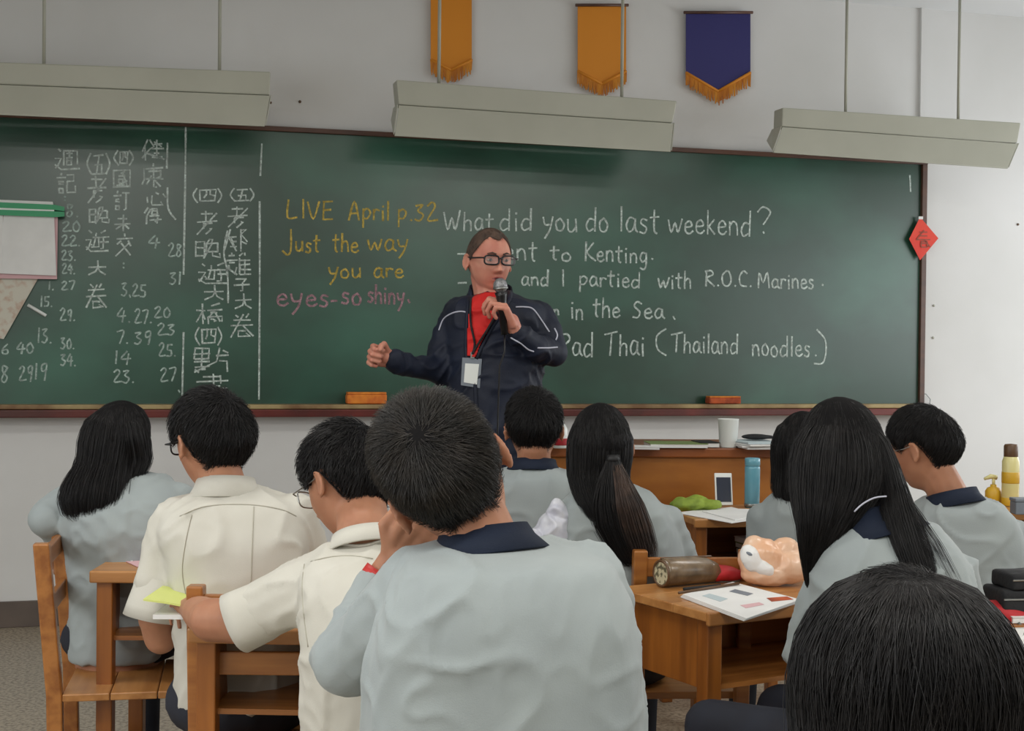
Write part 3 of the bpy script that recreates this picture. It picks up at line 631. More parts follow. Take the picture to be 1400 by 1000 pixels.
# chairs ---------------------------------------------------------------
q = P(76, 740, 3.75); chair((q.x + 0.215, q.y + 0.05, 0), R(-79), 'wooden chair whose back posts stand beside the far left girl', 0.835)
q = P(340, 800, 3.0); chair((q.x + 0.06, q.y + 0.22, 0), R(0), 'wooden chair of the left white-shirted boy, left back post rising behind him', 0.835)
q = P(938, 770, 3.64); chair((q.x, q.y + 0.22, 0), R(4), 'wooden chair of the ponytailed girl, post and top rail showing', 0.83, 0.32)

# ------------------------------------------------------------------ people
def head_geo(g, Mh, s=1.0, nose=1.0, jaw=1.0):
    nu, nv = 72, 56; rows = []
    for j in range(nv + 1):
        th = PI * min(max(j / nv, 0.006), 0.994); row = []
        for i in range(nu):
            ph = 2 * PI * i / nu
            x, y, z_ = math.sin(th) * math.cos(ph), math.sin(th) * math.sin(ph), math.cos(th)
            X, Y, Zz = x * 0.077, y * 0.096, z_ * 0.116
            if z_ < 0:
                k = -z_
                if y > 0: X *= 1 - 0.22 * k * jaw; Y *= 1 - 0.06 * k
                else: Y *= 1 - 0.55 * k ** 1.3; Zz *= 1 - 0.25 * (-y) * k; X *= 1 - 0.2 * k
            if y > 0:
                def gs(cx, cz, wx, wz): return math.exp(-((X - cx) / wx) ** 2 - ((Zz - cz) / wz) ** 2)
                fr = min(1, y * 1.6)
                Y -= 0.006 * fr * math.exp(-((Zz) / 0.07) ** 2)
                d = 0
                t_ = min(max((0.012 - Zz) / 0.045, 0), 1) if Zz > -0.036 else max(0, 1 - (-0.036 - Zz) / 0.008)
                d += nose * 0.024 * t_ * math.exp(-(X / (0.008 + 0.005 * t_)) ** 2)
                d += nose * 0.008 * (gs(0.013, -0.033, 0.007, 0.008) + gs(-0.013, -0.033, 0.007, 0.008))
                d -= 0.009 * (gs(0.031, 0.006, 0.016, 0.012) + gs(-0.031, 0.006, 0.016, 0.012))
                d += 0.004 * (gs(0.03, 0.026, 0.022, 0.008) + gs(-0.03, 0.026, 0.022, 0.008))
                d += 0.004 * (gs(0.042, -0.025, 0.018, 0.018) + gs(-0.042, -0.025, 0.018, 0.018))
                d += 0.006 * (gs(0, -0.056, 0.018, 0.005) + gs(0, -0.069, 0.016, 0.006)) - 0.004 * gs(0, -0.0625, 0.02, 0.003)
                d += 0.009 * gs(0, -0.095, 0.02, 0.014) - 0.003 * gs(0, -0.08, 0.02, 0.006)
                Y += d * fr
            row.append(Mh @ V((X * s, Y * s, Zz * s)))
        rows.append(row)
    g.ring(rows[::-1])
    R3 = Mh.to_3x3()
    for sd in (-1, 1):                              # ears
        rot = R3 @ Matrix.Rotation(sd * R(14), 3, 'Z') @ Matrix.Rotation(R(-8), 3, 'X')
        c = Mh @ V((sd * 0.084 * s, -0.010 * s, -0.006 * s))
        g.ell(c, (0.0055 * s, 0.0155 * s, 0.029 * s), rot, 12, 8)
        pts = []
        for k in range(9):
            a = R(-50) + k * R(32)
            pts.append(c + rot @ V((sd * 0.005 * s, -0.016 * s * math.cos(a - PI / 2) if False else -0.015 * s * math.sin(a + 0.3), 0.028 * s * math.cos(a + 0.3) * (1 if math.cos(a + 0.3) > 0 else 0.8))))
        g.tube(pts, 0.0042 * s, 6)
        g.ell(c + rot @ V((sd * 0.004 * s, 0.004 * s, -0.024 * s)), (0.005 * s, 0.008 * s, 0.009 * s), None, 8, 6)
def head_mat(c, yaw, pt=0, rl=0):                   # yaw 0 looks away from the camera, positive turns to the photo's left
    return Matrix.Translation(c) @ Matrix.Rotation(R(yaw), 4, 'Z') @ Matrix.Rotation(R(rl), 4, 'Y') @ Matrix.Rotation(R(-pt), 4, 'X')
def interp(x, xs, ys): return float(np.interp(x, xs, ys))
HL_BOY = ([0, 50, 72, 82, 100, 118, 140, 180], [.50, .42, .05, .22, .24, -.2, -.52, -.60])
HL_S4 = ([0, 50, 72, 84, 104, 122, 145, 180], [.50, .42, .10, .34, .30, -.05, -.45, -.60])
HL_TEA = ([0, 14, 30, 48, 62, 76, 86, 100, 118, 140, 180], [.66, .70, .76, .64, .42, .24, -.05, .2, -.2, -.5, -.55])
def srf(d, s, thick, hl):                           # hair surface in head space for unit direction d
    az = abs(math.degrees(math.atan2(d[0], d[1])))
    lo = interp(az, *hl); k = min(max((d[2] - lo) / 0.45, 0), 1)
    th = thick * (0.12 + 0.88 * k ** 0.6)
    b = 0.1
    X, Y, Zz = d[0] * (0.079 * s + th), d[1] * (0.098 * s + th), d[2] * (0.116 * s + th * 0.9)
    if d[2] < 0 and d[1] < 0: Y *= 1 - 0.5 * (-d[2]) ** 1.3; X *= 1 - 0.2 * (-d[2]); Zz *= 1 + 0.25 * d[1] * (-d[2])
    return V((X, Y, Zz)), lo
def strand_mesh(name, paths, rad):
    """paths (n, k, 3); three-sided tapering strands in one mesh"""
    paths = np.asarray(paths, float); n, k, _ = paths.shape
    t = np.gradient(paths, axis=1); t /= np.linalg.norm(t, axis=2, keepdims=True) + 1e-9
    ref = rng.normal(size=(n, 1, 3)); a = np.cross(t, ref); a /= np.linalg.norm(a, axis=2, keepdims=True) + 1e-9
    b = np.cross(t, a); r = np.asarray(rad)[:, None, None] * np.linspace(1, 0.25, k)[None, :, None]
    rings = np.stack([paths + (a * math.cos(q) + b * math.sin(q)) * r for q in (0, 2.094, 4.189)], axis=2)
    vs = rings.reshape(-1, 3); idx = np.arange(n * k * 3).reshape(n, k, 3); fs = []
    for j in range(3):
        l = (j + 1) % 3
        fs.append(np.stack([idx[:, :-1, j], idx[:, :-1, l], idx[:, 1:, l], idx[:, 1:, j]], axis=-1).reshape(-1, 4))
    fs = np.concatenate(fs); me = bpy.data.meshes.new(name)
    me.vertices.add(len(vs)); me.vertices.foreach_set('co', vs.ravel())
    me.loops.add(fs.size); me.loops.foreach_set('vertex_index', fs.ravel().astype(np.int32))
    me.polygons.add(len(fs)); me.polygons.foreach_set('loop_start', np.arange(0, fs.size, 4, dtype=np.int32))
    me.update(calc_edges=True); me.polygons.foreach_set('use_smooth', [True] * len(fs)); return me
def join_me(name, *ms):
    bm = bmesh.new()
    for m_ in ms: bm.from_mesh(m_)
    me = bpy.data.meshes.new(name); bm.to_mesh(me); bm.free(); me.polygons.foreach_set('use_smooth', [True] * len(me.polygons)); return me
def short_hair(t, Mh, s=1.0, thick=0.018, n=5000, ln=0.4, lift=0.012, hl=HL_BOY, m_='hair', whorl=(0.15, -0.62, 0.75), rad=0.0011, messy=0.25):
    g = G(); nu, nv = 60, 26; rows = []
    for j in range(nv + 1):
        row = []
        for i in range(nu):
            az = 2 * PI * i / nu
            lo = interp(abs(math.degrees(math.atan2(math.sin(az), math.cos(az)))), *hl)
            el0 = math.asin(lo); el = PI / 2 * 0.995 + (el0 - PI / 2 * 0.995) * (j / nv)
            d = V((math.sin(az) * math.cos(el), math.cos(az) * math.cos(el), math.sin(el)))
            p, _ = srf(d, s, thick, hl); row.append(Mh @ (p * (1 + 0.012 * noise.noise(d * 6))))
        rows.append(row)
    inner = []
    for i in range(nu):
        c = Mh @ V((0, -0.01, 0.02)); inner.append(rows[-1][i].lerp(c, 0.25))
    rows.append(inner)
    g.ring(rows)
    me1 = mesh_from(g, 'hs')
    W_ = np.array(whorl, float); W_ /= np.linalg.norm(W_)
    D = rng.normal(size=(n * 4, 3)); D /= np.linalg.norm(D, axis=1, keepdims=True)
    azv = np.abs(np.degrees(np.arctan2(D[:, 0], D[:, 1]))); D = D[D[:, 2] > np.interp(azv, *hl) + 0.01][:n]; n = len(D)
    dt = D @ W_; tg = D * dt[:, None] - W_; L = np.linalg.norm(tg, axis=1, keepdims=True); tg /= L + 1e-6
    tg = tg + np.cross(D, tg) * (0.5 * np.exp(-L * 2.5) + rng.normal(size=(n, 1)) * (messy + 0.8 * np.exp(-L * 5))); tg /= np.linalg.norm(tg, axis=1, keepdims=True)
    ang = ln * rng.uniform(0.6, 1.2, n)[:, None]; li = lift * rng.uniform(0.1, 1.15, n)[:, None]; cols_ = []
    M4 = np.array(Mh)
    for q in (0, 0.25, 0.5, 0.75, 1.0):
        dd = D * np.cos(ang * q) + tg * np.sin(ang * q)
        lo = np.interp(np.abs(np.degrees(np.arctan2(dd[:, 0], dd[:, 1]))), *hl)
        dd[:, 2] = np.maximum(dd[:, 2], lo - 0.1); dd /= np.linalg.norm(dd, axis=1, keepdims=True)
        k = np.clip((dd[:, 2] - lo) / 0.45, 0, 1); th = thick * (0.12 + 0.88 * k ** 0.6)
        x, y, z_ = dd[:, 0] * (0.079 * s + th), dd[:, 1] * (0.098 * s + th), dd[:, 2] * (0.116 * s + th * 0.9)
        mk = (dd[:, 2] < 0) & (dd[:, 1] < 0); nz = np.where(mk, -dd[:, 2], 0)
        y = y * (1 - 0.5 * nz ** 1.3); x = x * (1 - 0.2 * nz); z_ = z_ * (1 + 0.25 * dd[:, 1] * nz)
        p_ = np.stack([x, y, z_], 1) * 0.985 + dd * li * q
        cols_.append(p_ @ M4[:3, :3].T + M4[:3, 3])
    paths = np.stack(cols_, 1); rads = rad * rng.uniform(0.6, 1.3, n)
    link('scalp_hair', me1, M['hairbase' if m_ != 'hairt' else 'hairt'], t, world=True, smooth=True)
    return link('hair', strand_mesh('hair', paths, rads), M[m_], t, world=True)
def ringpts(c, A, B, n=32, e=2.0):
    out = []
    for i in range(n):
        a = 2 * PI * i / n; ca, sa = math.cos(a), math.sin(a)
        out.append(c + A * (math.copysign(abs(ca) ** (2 / e), ca)) + B * (math.copysign(abs(sa) ** (2 / e), sa)))
    return out
def long_hair(t, rings, n=2500, m_='hair', name='hair', a0=-180, a1=180, rad=0.0012, jit=0.02, t_end=(0.85, 1.02), t_start=(0.0, 0.12), wave=0.0, shell=True, yaw=0):
    """rings: (px, py, depth, half width px, half depth m); angle -90 faces the camera"""
    Rg = []
    A0 = Matrix.Rotation(R(yaw), 3, 'Z') @ ex; B0 = Matrix.Rotation(R(yaw), 3, 'Z') @ V((0, 1, 0))
    for px, py, d, hw, hd in rings: Rg.append((P(px, py, d), hw / F * d, hd))
    C = np.array([tuple(r[0]) for r in Rg]); Wd = np.array([r[1] for r in Rg]); Dp = np.array([r[2] for r in Rg]); K = len(Rg)
    def at(tt, a, f=1.0):
        u = tt * (K - 1); k = np.arange(K)
        c = np.array([np.interp(u, k, C[:, j]) for j in range(3)]); w_ = np.interp(u, k, Wd); d_ = np.interp(u, k, Dp)
        return c + np.array(A0) * (w_ * f * math.cos(a)) + np.array(B0) * (d_ * f * math.sin(a))
    ms = []
    if shell:
        g = G(); rows = []
        for j in range(41):
            tt = j / 40 * 0.97; rows.append([V(at(tt, 2 * PI * i / 40, 0.97 * (1 + 0.02 * math.sin(i * 1.9 * 3 + tt * 3)))) for i in range(40)])
        g.ring(rows); link('under_hair', mesh_from(g, 'under_hair'), M['hairbase'], t, world=True, smooth=True)
    a = np.radians(rng.uniform(a0, a1, n))[:, None]; da = (rng.normal(size=n) * (0.06 + wave))[:, None]
    ts = rng.uniform(*t_start, n)[:, None]; te = rng.uniform(*t_end, n)[:, None]
    f0 = 1 + rng.normal(size=(n, 1)) * jit; f1 = 1 + rng.normal(size=(n, 1)) * jit * 2.2; q = np.linspace(0, 1, 12)[None, :]
    u = (ts + (te - ts) * q) * (K - 1); kk = np.arange(K); aa = a + da * q + wave * 0.7 * np.sin(rng.uniform(0, 6.28, (n, 1)) + q * 5); ff = f0 + (f1 - f0) * q
    cx = np.stack([np.interp(u, kk, C[:, j]) for j in range(3)], -1); wv = np.interp(u, kk, Wd) * ff; dv = np.interp(u, kk, Dp) * ff
    paths = cx + np.array(A0) * (wv * np.cos(aa))[..., None] + np.array(B0) * (dv * np.sin(aa))[..., None]
    rads = rad * rng.uniform(0.6, 1.3, n)
    ms.append(strand_mesh('st', paths, rads))
    return link(name, ms[0], M[m_], t, world=True)
def fold(amp, sc=(7, 7, 5), seed=0.0, lines=None):
    def f(co, n):
        p = V((co.x * sc[0] + seed, co.y * sc[1], co.z * sc[2]))
        w_ = noise.noise(p * 0.6 + V((9, 3, 1)))
        a = noise.noise(p)
        r_ = max(1 - abs(noise.noise(V((p.x * 1.0 + p.z * 0.5 + w_ * 1.5, p.y * 0.9, p.z * 1.7 - p.x * 0.5 + w_ * 2)))) * 3.0, 0)
        q = V((p.x * 2.4 - p.z * 1.2, p.y * 2.2, p.z * 3.2 + p.x * 1.2)); m_ = max(noise.noise(p * 0.8 + V((4, 8, 2))) + 0.25, 0)
        r2 = max(1 - abs(noise.noise(q + V((w_, w_, w_)) * 2)) * 3.2, 0)
        return amp * (a * 0.6 + r_ ** 2 * 0.75 + r2 * m_ * 0.8 - 0.35)
    return f
def hand(g, wr, d, n, thumb=1, curl=(60, 60, 50), s=1.0, spread=0.06, tc=30, pose=None):
    """wrist point, direction to the knuckles, palm normal (side the fingers curl to)"""
    d = V(d).normalized(); n = V(n); n = (n - d * n.dot(d)).normalized(); sd = d.cross(n) * thumb
    g.cap(wr - d * 0.01 * s, 0.025 * s, wr + d * 0.02 * s, 0.026 * s)
    for k in range(4):
        off = (0.030 - 0.02 * k) * s
        g.cap(wr + sd * off * 0.7 + d * 0.015 * s, 0.0145 * s, wr + sd * off + d * (0.082 - 0.004 * abs(k - 1)) * s, 0.0115 * s)
    L = [(.042, .025, .020), (.046, .029, .021), (.043, .027, .020), (.034, .020, .018)]
    for k in range(4):
        p = wr + sd * (0.030 - 0.02 * k) * s + d * (0.085 - 0.004 * abs(k - 1)) * s; ang = 0; r_ = 0.0098 * s * (1 if k < 3 else 0.88)
        for j in range(3):
            ang += R(curl[j] + k * 3)
            dr = (d * math.cos(ang) + n * math.sin(ang) + sd * spread * (1.5 - k) * (1 if ang < 1.3 else 0)).normalized()
            q = p + dr * L[k][j] * s; g.cap(p, r_, q, r_ * 0.92, 8); p = q; r_ *= 0.92
    p = wr + sd * 0.022 * s + d * 0.02 * s; r_ = 0.0135 * s
    dr = (d * 0.75 + sd * 0.75 + n * math.sin(R(tc)) * 0.6).normalized()
    q = p + dr * 0.042 * s; g.cap(p, r_ * 1.1, q, r_ * 0.9, 8)
    dr = (d * 0.8 - sd * 0.15 + n * (0.3 + math.sin(R(tc)))).normalized(); q2 = q + dr * 0.03 * s; g.cap(q, r_ * 0.85, q2, r_ * 0.78, 8)
    dr = (d * 0.45 - sd * 0.5 + n * (0.5 + math.sin(R(tc)))).normalized(); q3 = q2 + dr * 0.024 * s; g.cap(q2, r_ * 0.78, q3, r_ * 0.66, 8)
def glasses(t, Mh, s=1.0, m_='black', thick=0.0022, w_=0.0245, h=0.0175):
    g = G()
    for sd in (-1, 1):
        pts = []
        for k in range(25):
            a = 2 * PI * k / 24; ca, sa = math.cos(a), math.sin(a)
            pts.append(Mh @ (V((sd * 0.032 + w_ * math.copysign(abs(ca) ** 0.6, ca), 0.103 - 0.25 * abs(math.copysign(1, sd) * 0) - 0.006 * abs(ca * sd + 0.6) , 0.004 + h * math.copysign(abs(sa) ** 0.6, sa))) * s))
        g.tube(pts, thick * s, 6, close=False)
        hx = sd * (0.032 + w_)
        g.tube([Mh @ (V(q) * s) for q in ((hx, 0.098, 0.011), (sd * 0.073, 0.088, 0.011), (sd * 0.0825, 0.02, 0.009), (sd * 0.083, -0.008, 0.012), (sd * 0.082, -0.022, -0.008))], thick * 0.9 * s, 6)
    g.tube([Mh @ (V(q) * s) for q in ((-0.009, 0.1, 0.009), (0, 0.105, 0.011), (0.009, 0.1, 0.009))], thick * s, 6)
    o = part('eyeglasses', g, M[m_], t, smooth=True, world=True)
    gl = G()
    for sd in (-1, 1):
        pts = [Mh @ (V((sd * 0.032 + w_ * math.copysign(abs(math.cos(a)) ** 0.6, math.cos(a)), 0.1, 0.004 + h * math.copysign(abs(math.sin(a)) ** 0.6, math.sin(a)))) * s) for a in [2 * PI * k / 20 for k in range(20)]]
        gl.slab(pts, Mh.to_3x3() @ V((0, -0.001, 0)))
    part('lens', gl, M['glass'], o, world=False) if False else link('lens', (lambda me: (me.transform(MW[t].inverted()), me)[1])(mesh_from(gl, 'lens')), M['glass'], o)
def collar(t, c, axis, r0, r1, h, m_='navy', flap=0.0, tilt=None, start=-150, end=150, face=(0, 1, 0), thick=0.003, drop=0.018, sx=1.0):
    """turned-down collar: stand ring r0 at the top, spread flap r1 lower; open towards face"""
    ax = V(axis).normalized(); f = V(face); f = (f - ax * f.dot(ax)).normalized(); sd = ax.cross(f)
    g = G(); rows = []; n = 40
    prof = [(r0 * 0.98, -0.02), (r0, 0), (r0 * 1.03 + 0.002, 0.004), (r0 + (r1 - r0) * 0.4, -h * 0.4), (r1, -h), (r1 - thick, -h - thick), (r0 + (r1 - r0) * 0.35 - thick, -h * 0.5), (r0 - thick, -0.024)]
    for i in range(n + 1):
        a = R(start + (end - start) * i / n) + PI
        dirv = f * math.cos(a) + sd * math.sin(a) * sx
        k = abs(start + (end - start) * i / n) / 150
        rows.append([c + dirv * r_ + ax * (z_ - drop * k * k) for r_, z_ in prof])
    g.ring(rows)
    return part('collar', g, M[m_], t, smooth=True, world=True)
def hem(t, a, b, r0, r1, m_):                       # open end of a short sleeve, with thickness
    ax = (b - a).normalized(); u = ax.orthogonal().normalized(); v = ax.cross(u); g = G(); n = 28; rows = []
    for s_, r_ in ((0, r0 * .95), (.3, r0 + (r1 - r0) * .35), (.7, r0 + (r1 - r0) * .75), (1, r1), (1, r1 - .004), (.6, r0 + (r1 - r0) * .6 - .006), (.2, r0 * .9 - .01)):
        rows.append([a.lerp(b, s_) + (u * math.cos(2 * PI * k / n) + v * math.sin(2 * PI * k / n)) * r_ * (1 + .03 * math.sin(k * .9)) for k in range(n)])
    g.ring(rows, close=False)
    return part('sleeve_hem', g, M[m_], t, smooth=True, world=True)
class Person:
    def __init__(s, label, base, cat='person', skin='skin'):
        s.t = thing('person', label, cat, base); s.b = G(); s.skin = skin
    def head(s, px, py, d, yaw, pt=0, rl=0, sc=1.0, **k):
        s.Mh = head_mat(P(px, py, d), yaw, pt, rl); s.hs = sc; head_geo(s.b, s.Mh, sc, **k); return s
    def torso(s, rings, m_, neck=None, e=2.4, vox=0.008, folds=0.006, sleeves=(), extend=0.5, yaw=0, seed=0, name='jacket', it=5, inner=0.86):
        rows = []; inn = []; A0 = Matrix.Rotation(R(yaw), 3, 'Z') @ V((1, 0, 0)); B0 = V((0, 1, 0))
        fine = []
        for i in range(len(rings) - 1):
            p0, p1, p2, p3 = [np.array(rings[min(max(i + q, 0), len(rings) - 1)], float) for q in (-1, 0, 1, 2)]
            for q in (0, .25, .5, .75): fine.append(0.5 * ((2 * p1) + (-p0 + p2) * q + (2 * p0 - 5 * p1 + 4 * p2 - p3) * q * q + (-p0 + 3 * p1 - 3 * p2 + p3) * q ** 3))
        rings = [tuple(q) for q in fine] + [rings[-1]]
        for l, r_, y, d, th in rings:
            c = P((l + r_) / 2, y, d); hw = (r_ - l) / 2 / F * d
            rows.append(ringpts(c, A0 * hw, B0 * th, 36, e)); inn.append(ringpts(c - Z * 0.03, A0 * hw * inner, B0 * th * inner, 24, 2.2))
        c = P((rings[-1][0] + rings[-1][1]) / 2, rings[-1][2], rings[-1][3]); hw = (rings[-1][1] - rings[-1][0]) / 2 / F * rings[-1][3]; th = rings[-1][4]
        s.hip = V((c.x, c.y, extend))
        if extend is not None and c.z > extend + 0.05:
            rows.append(ringpts(s.hip, A0 * min(hw, 0.2), B0 * th, 36, e)); inn.append(ringpts(s.hip + Z * 0.03, A0 * min(hw, 0.2) * 0.85, B0 * th * 0.85, 24, 2.2))
        g = G(); g.ring(rows[::-1]); s.b.ring(inn[::-1])
        for sl in sleeves:
            pts = [(P(a, b, d), r_) for a, b, d, r_ in sl]; g.chain(pts)
            for (p0, r0), (p1, r1) in zip(pts, pts[1:]): s.b.cap(p0, r0 * 0.62, p1, r1 * 0.62)
        me = remesh(g, vox, it, fold(folds, seed=seed) if folds else None)
        s.top = me; s.cl = link(name, me, M[m_], s.t, world=True, smooth=True)
        return s
    def neck(s, to, r=0.056, lo=0.06):
        p = s.Mh @ V((0, -0.022, -0.06)); s.b.cap(p, r * 0.95, to, r); return s
    def arm(s, pts): s.b.chain([(P(a, b, d), r_) for a, b, d, r_ in pts]); return s
    def legs(s, yaw=0, m_='trousers', seat=0.52):
        g = G(); f = V((-math.sin(R(yaw)), math.cos(R(yaw)), 0)); sd = V((f.y, -f.x, 0)); h = V((s.hip.x, s.hip.y, seat))
        g.ell(h, (0.17, 0.14, 0.10))
        for k in (-1, 1):
            k0 = h + sd * 0.09 * k; kn = k0 + f * 0.42 + sd * 0.03 * k; kn.z = 0.50; an = V((kn.x, kn.y, 0.09)) + f * 0.02
            g.cap(k0, 0.085, kn, 0.062); g.cap(kn, 0.062, an, 0.045)
            s.b.cap(k0, 0.055, kn, 0.04); s.b.cap(kn, 0.04, an, 0.03)
            sh = G(); sh.ell(an + f * 0.07 + V((0, 0, 0.045 - an.z)), (0.045, 0.045, 0.045)); sh.cap(an - Z * 0.04 - f * 0.02, 0.04, an + f * 0.13 - Z * 0.052, 0.034)
            link('shoe', remesh(sh, 0.01, 2), M['fabricblack'], s.t, world=True)
        s.b.cap(h, 0.09, h + Z * 0.12, 0.09)
        link('trousers', remesh(g, 0.014, 3), M[m_], s.t, world=True); return s
    def done(s, vox=0.006, it=3):
        s.body = link('body', remesh(s.b, vox, it, fac=0.4), M[s.skin], s.t, world=True); return s
def conform(t, target_world, pxs, off, m_, name, world_shift=None, ribbonw=None, lift=0.004):
    """ribbon sewn onto a garment along photo points; follows the garment's own surface"""
    bv = target_world; pts = []
    sm = smooth(pxs, 6)
    for x, y in sm:
        d = (ex * ((x - 700) / F) + ey * (-(y - 500) / F) + fw).normalized()
        h = bv.ray_cast(CAM, d)
        if h[0] is not None: pts.append(h[0] - d * lift * 0.3 + h[1] * 0.0)
    if len(pts) > 1:
        g = G(); g.tube(pts, ribbonw, 6); part(name, g, m_, t, smooth=True, world=True)
def bvh_of(o, t):
    me = o.data; mw = MW[t]
    return BVHTree.FromPolygons([mw @ v.co for v in me.vertices], [tuple(p.vertices) for p in me.polygons])
def patch(t, bv, poly, off, m_, name, step=1.6, label=None):
    """cloth panel lying over a garment: cells inside the outline, following the garment's surface, with thickness"""
    xs = [p[0] for p in poly]; ys = [p[1] for p in poly]; g = G(); idx = {}
    def inside(x, y):
        c = False; j = len(poly) - 1
        for i in range(len(poly)):
            if (poly[i][1] > y) != (poly[j][1] > y) and x < (poly[j][0] - poly[i][0]) * (y - poly[i][1]) / (poly[j][1] - poly[i][1]) + poly[i][0]: c = not c
            j = i
        return c
    nx = int((max(xs) - min(xs)) / step) + 1; ny = int((max(ys) - min(ys)) / step) + 1
    def vert(i, j):
        if (i, j) in idx: return idx[(i, j)]
        x, y = min(xs) + i * step, min(ys) + j * step
        d = (ex * ((x - 700) / F) + ey * (-(y - 500) / F) + fw).normalized(); h = bv.ray_cast(CAM, d)
        if h[0] is None: return None
        g.v.append(tuple(h[0] - d * off)); idx[(i, j)] = len(g.v) - 1; return idx[(i, j)]
    for i in range(nx):
        for j in range(ny):
            if not inside(min(xs) + (i + .5) * step, min(ys) + (j + .5) * step): continue
            q = [vert(i, j), vert(i, j + 1), vert(i + 1, j + 1), vert(i + 1, j)]
            if None not in q: g.f.append(tuple(q))
    o = part(name, g, m_, t, smooth=True, world=True, label=label)
    so = o.modifiers.new('solid', 'SOLIDIFY'); so.thickness = 0.003; so.offset = 0
    return o

# ---- teacher
TD = 5.05
p = Person('man in navy track jacket and glasses speaking into a microphone before the chalkboard', XY(672, TD), skin='skint')
p.head(669, 357, TD, 204, 4, 0, 1.0, nose=1.1, jaw=0.5)
p.neck(P(672, 412, TD + 0.02), 0.062)
rr = [(654, 692, 401, TD + .03, .06), (634, 716, 407, TD + .02, .09), (615, 741, 415, TD, .11), (606, 750, 432, TD, .13), (607, 748, 470, TD, .14), (612, 742, 520, TD, .15), (612, 742, 570, TD, .15), (612, 744, 615, TD, .145)]
sl = [[(625, 428, TD, .052), (610, 465, TD, .056), (601, 506, TD - .04, .055), (568, 502, TD - .12, .047), (538, 492, TD - .19, .037)],
      [(734, 430, TD, .054), (749, 455, TD - .03, .058), (756, 482, TD - .06, .056), (732, 474, TD - .15, .05), (706, 456, TD - .21, .040)]]
p.torso(rr, 'tjacket', sleeves=sl, extend=0.86, folds=0.012, seed=3.1, vox=0.007, it=4)
w1 = P(534, 491, TD - .20); hd = (P(508, 485, TD - .235) - w1)
hand(p.b, w1, hd, V((0.25, -1.0, -0.25)), 1, (78, 88, 55), 0.98, 0.0, 42)
w2 = P(702, 447, TD - .225); hd2 = (P(688, 415, TD - .26) - w2)
hand(p.b, w2, hd2, V((-1, -0.25, 0.1)), -1, (50, 68, 42), 1.1, 0.02, 25)
# legs standing
g = G(); hx = p.hip
for k in (-1, 1):
    a = V((hx.x + 0.09 * k, hx.y, 0.9)); b = V((hx.x + 0.12 * k, hx.y - 0.02, 0.5)); c = V((hx.x + 0.13 * k, hx.y, 0.08))
    g.cap(a, .10, b, .075); g.cap(b, .075, c, .06); p.b.cap(a, .07, b, .05); p.b.cap(b, .05, c, .04)
    sh = G(); sh.cap(c - Z * 0.035, .042, c + V((0, -0.15, -0.045)), .034); link('shoe', remesh(sh, .009, 2), M['fabricblack'], p.t, world=True)
p.b.cap(V((hx.x, hx.y, 0.95)), .1, V((hx.x, hx.y, 1.1)), .1)
link('trousers', remesh(g, .012, 3), M['trousers'], p.t, world=True)
p.done(0.0034, 2)
short_hair(p.t, p.Mh, 1.0, 0.005, 5000, 0.12, 0.003, HL_TEA, 'hairt', rad=0.0007)
glasses(p.t, p.Mh, 1.0, 'black', 0.0034, 0.0265, 0.0165)
for sd in (-1, 1):
    e = p.Mh @ V((sd * 0.031, 0.0765, 0.004)); part('eye', G().ell(e, (0.0115, 0.0115, 0.0038), p.Mh.to_3x3()), M['eye'], p.t, smooth=True, world=True)
    part('iris', G().ell(p.Mh @ V((sd * 0.031 + 0.001, 0.0872, 0.004)), (0.0052, 0.003, 0.0055), p.Mh.to_3x3()), M['iris'], p.t, smooth=True, world=True)
    part('eyebrow', G().tube([p.Mh @ V((sd * a, b, c)) for a, b, c in ((0.014, 0.0945, 0.025), (0.028, 0.0925, 0.030), (0.045, 0.083, 0.026))], [0.003, 0.0034, 0.0015], 6), M['hairt'], p.t, smooth=True, world=True)
part('mouth', G().ell(p.Mh @ V((0, 0.0905, -0.0625)), (0.017, 0.006, 0.005), p.Mh.to_3x3()), M['mouth'], p.t, smooth=True, world=True)
part('lips', G().tube([p.Mh @ V(q) for q in ((-0.021, 0.085, -0.062), (-0.01, 0.0965, -0.057), (0, 0.0985, -0.0575), (0.01, 0.0965, -0.057), (0.021, 0.085, -0.062), (0.01, 0.0955, -0.069), (0, 0.097, -0.070), (-0.01, 0.0955, -0.069), (-0.021, 0.085, -0.062))], 0.0026, 6), M['lip'], p.t, smooth=True, world=True)
bv = bvh_of(p.cl, p.t)
patch(p.t, bv, [(654, 400), (688, 400), (693, 410), (681, 427), (669, 448), (657, 470), (650, 488), (639, 487), (639, 460), (641, 430), (645, 408)], 0.010, M['red'], 'shirt', 1.4)
for ln_ in ([(600, 452), (606, 437), (617, 429), (630, 426), (641, 428)], [(705, 420), (718, 420), (729, 423), (741, 439), (751, 454)], [(758, 449), (762, 458), (760, 465)], [(698, 462), (712, 470), (722, 478), (730, 481)], [(735, 476), (750, 476), (762, 475)], [(628, 388), (640, 387), (646, 388)]):
    conform(p.t, bv, ln_, 0.0, M['piping'], 'piping', ribbonw=0.0028)
# jacket zip edges and stand collar
conform(p.t, bv, [(643, 392), (640, 420), (638, 455), (638, 488), (648, 500), (652, 600)], 0, M['tjacket'], 'jacket_edge', ribbonw=0.008)
conform(p.t, bv, [(697, 392), (696, 410), (682, 432), (668, 456), (653, 488), (650, 500)], 0, M['tjacket'], 'jacket_edge', ribbonw=0.008)
collar(p.t, P(671, 388, TD + .035), (0, -0.1, 1), 0.074, 0.098, 0.045, 'tjacket', start=-112, end=112, face=(0.1, -1, 0), drop=0.05)
TEA = p; TBV = bv
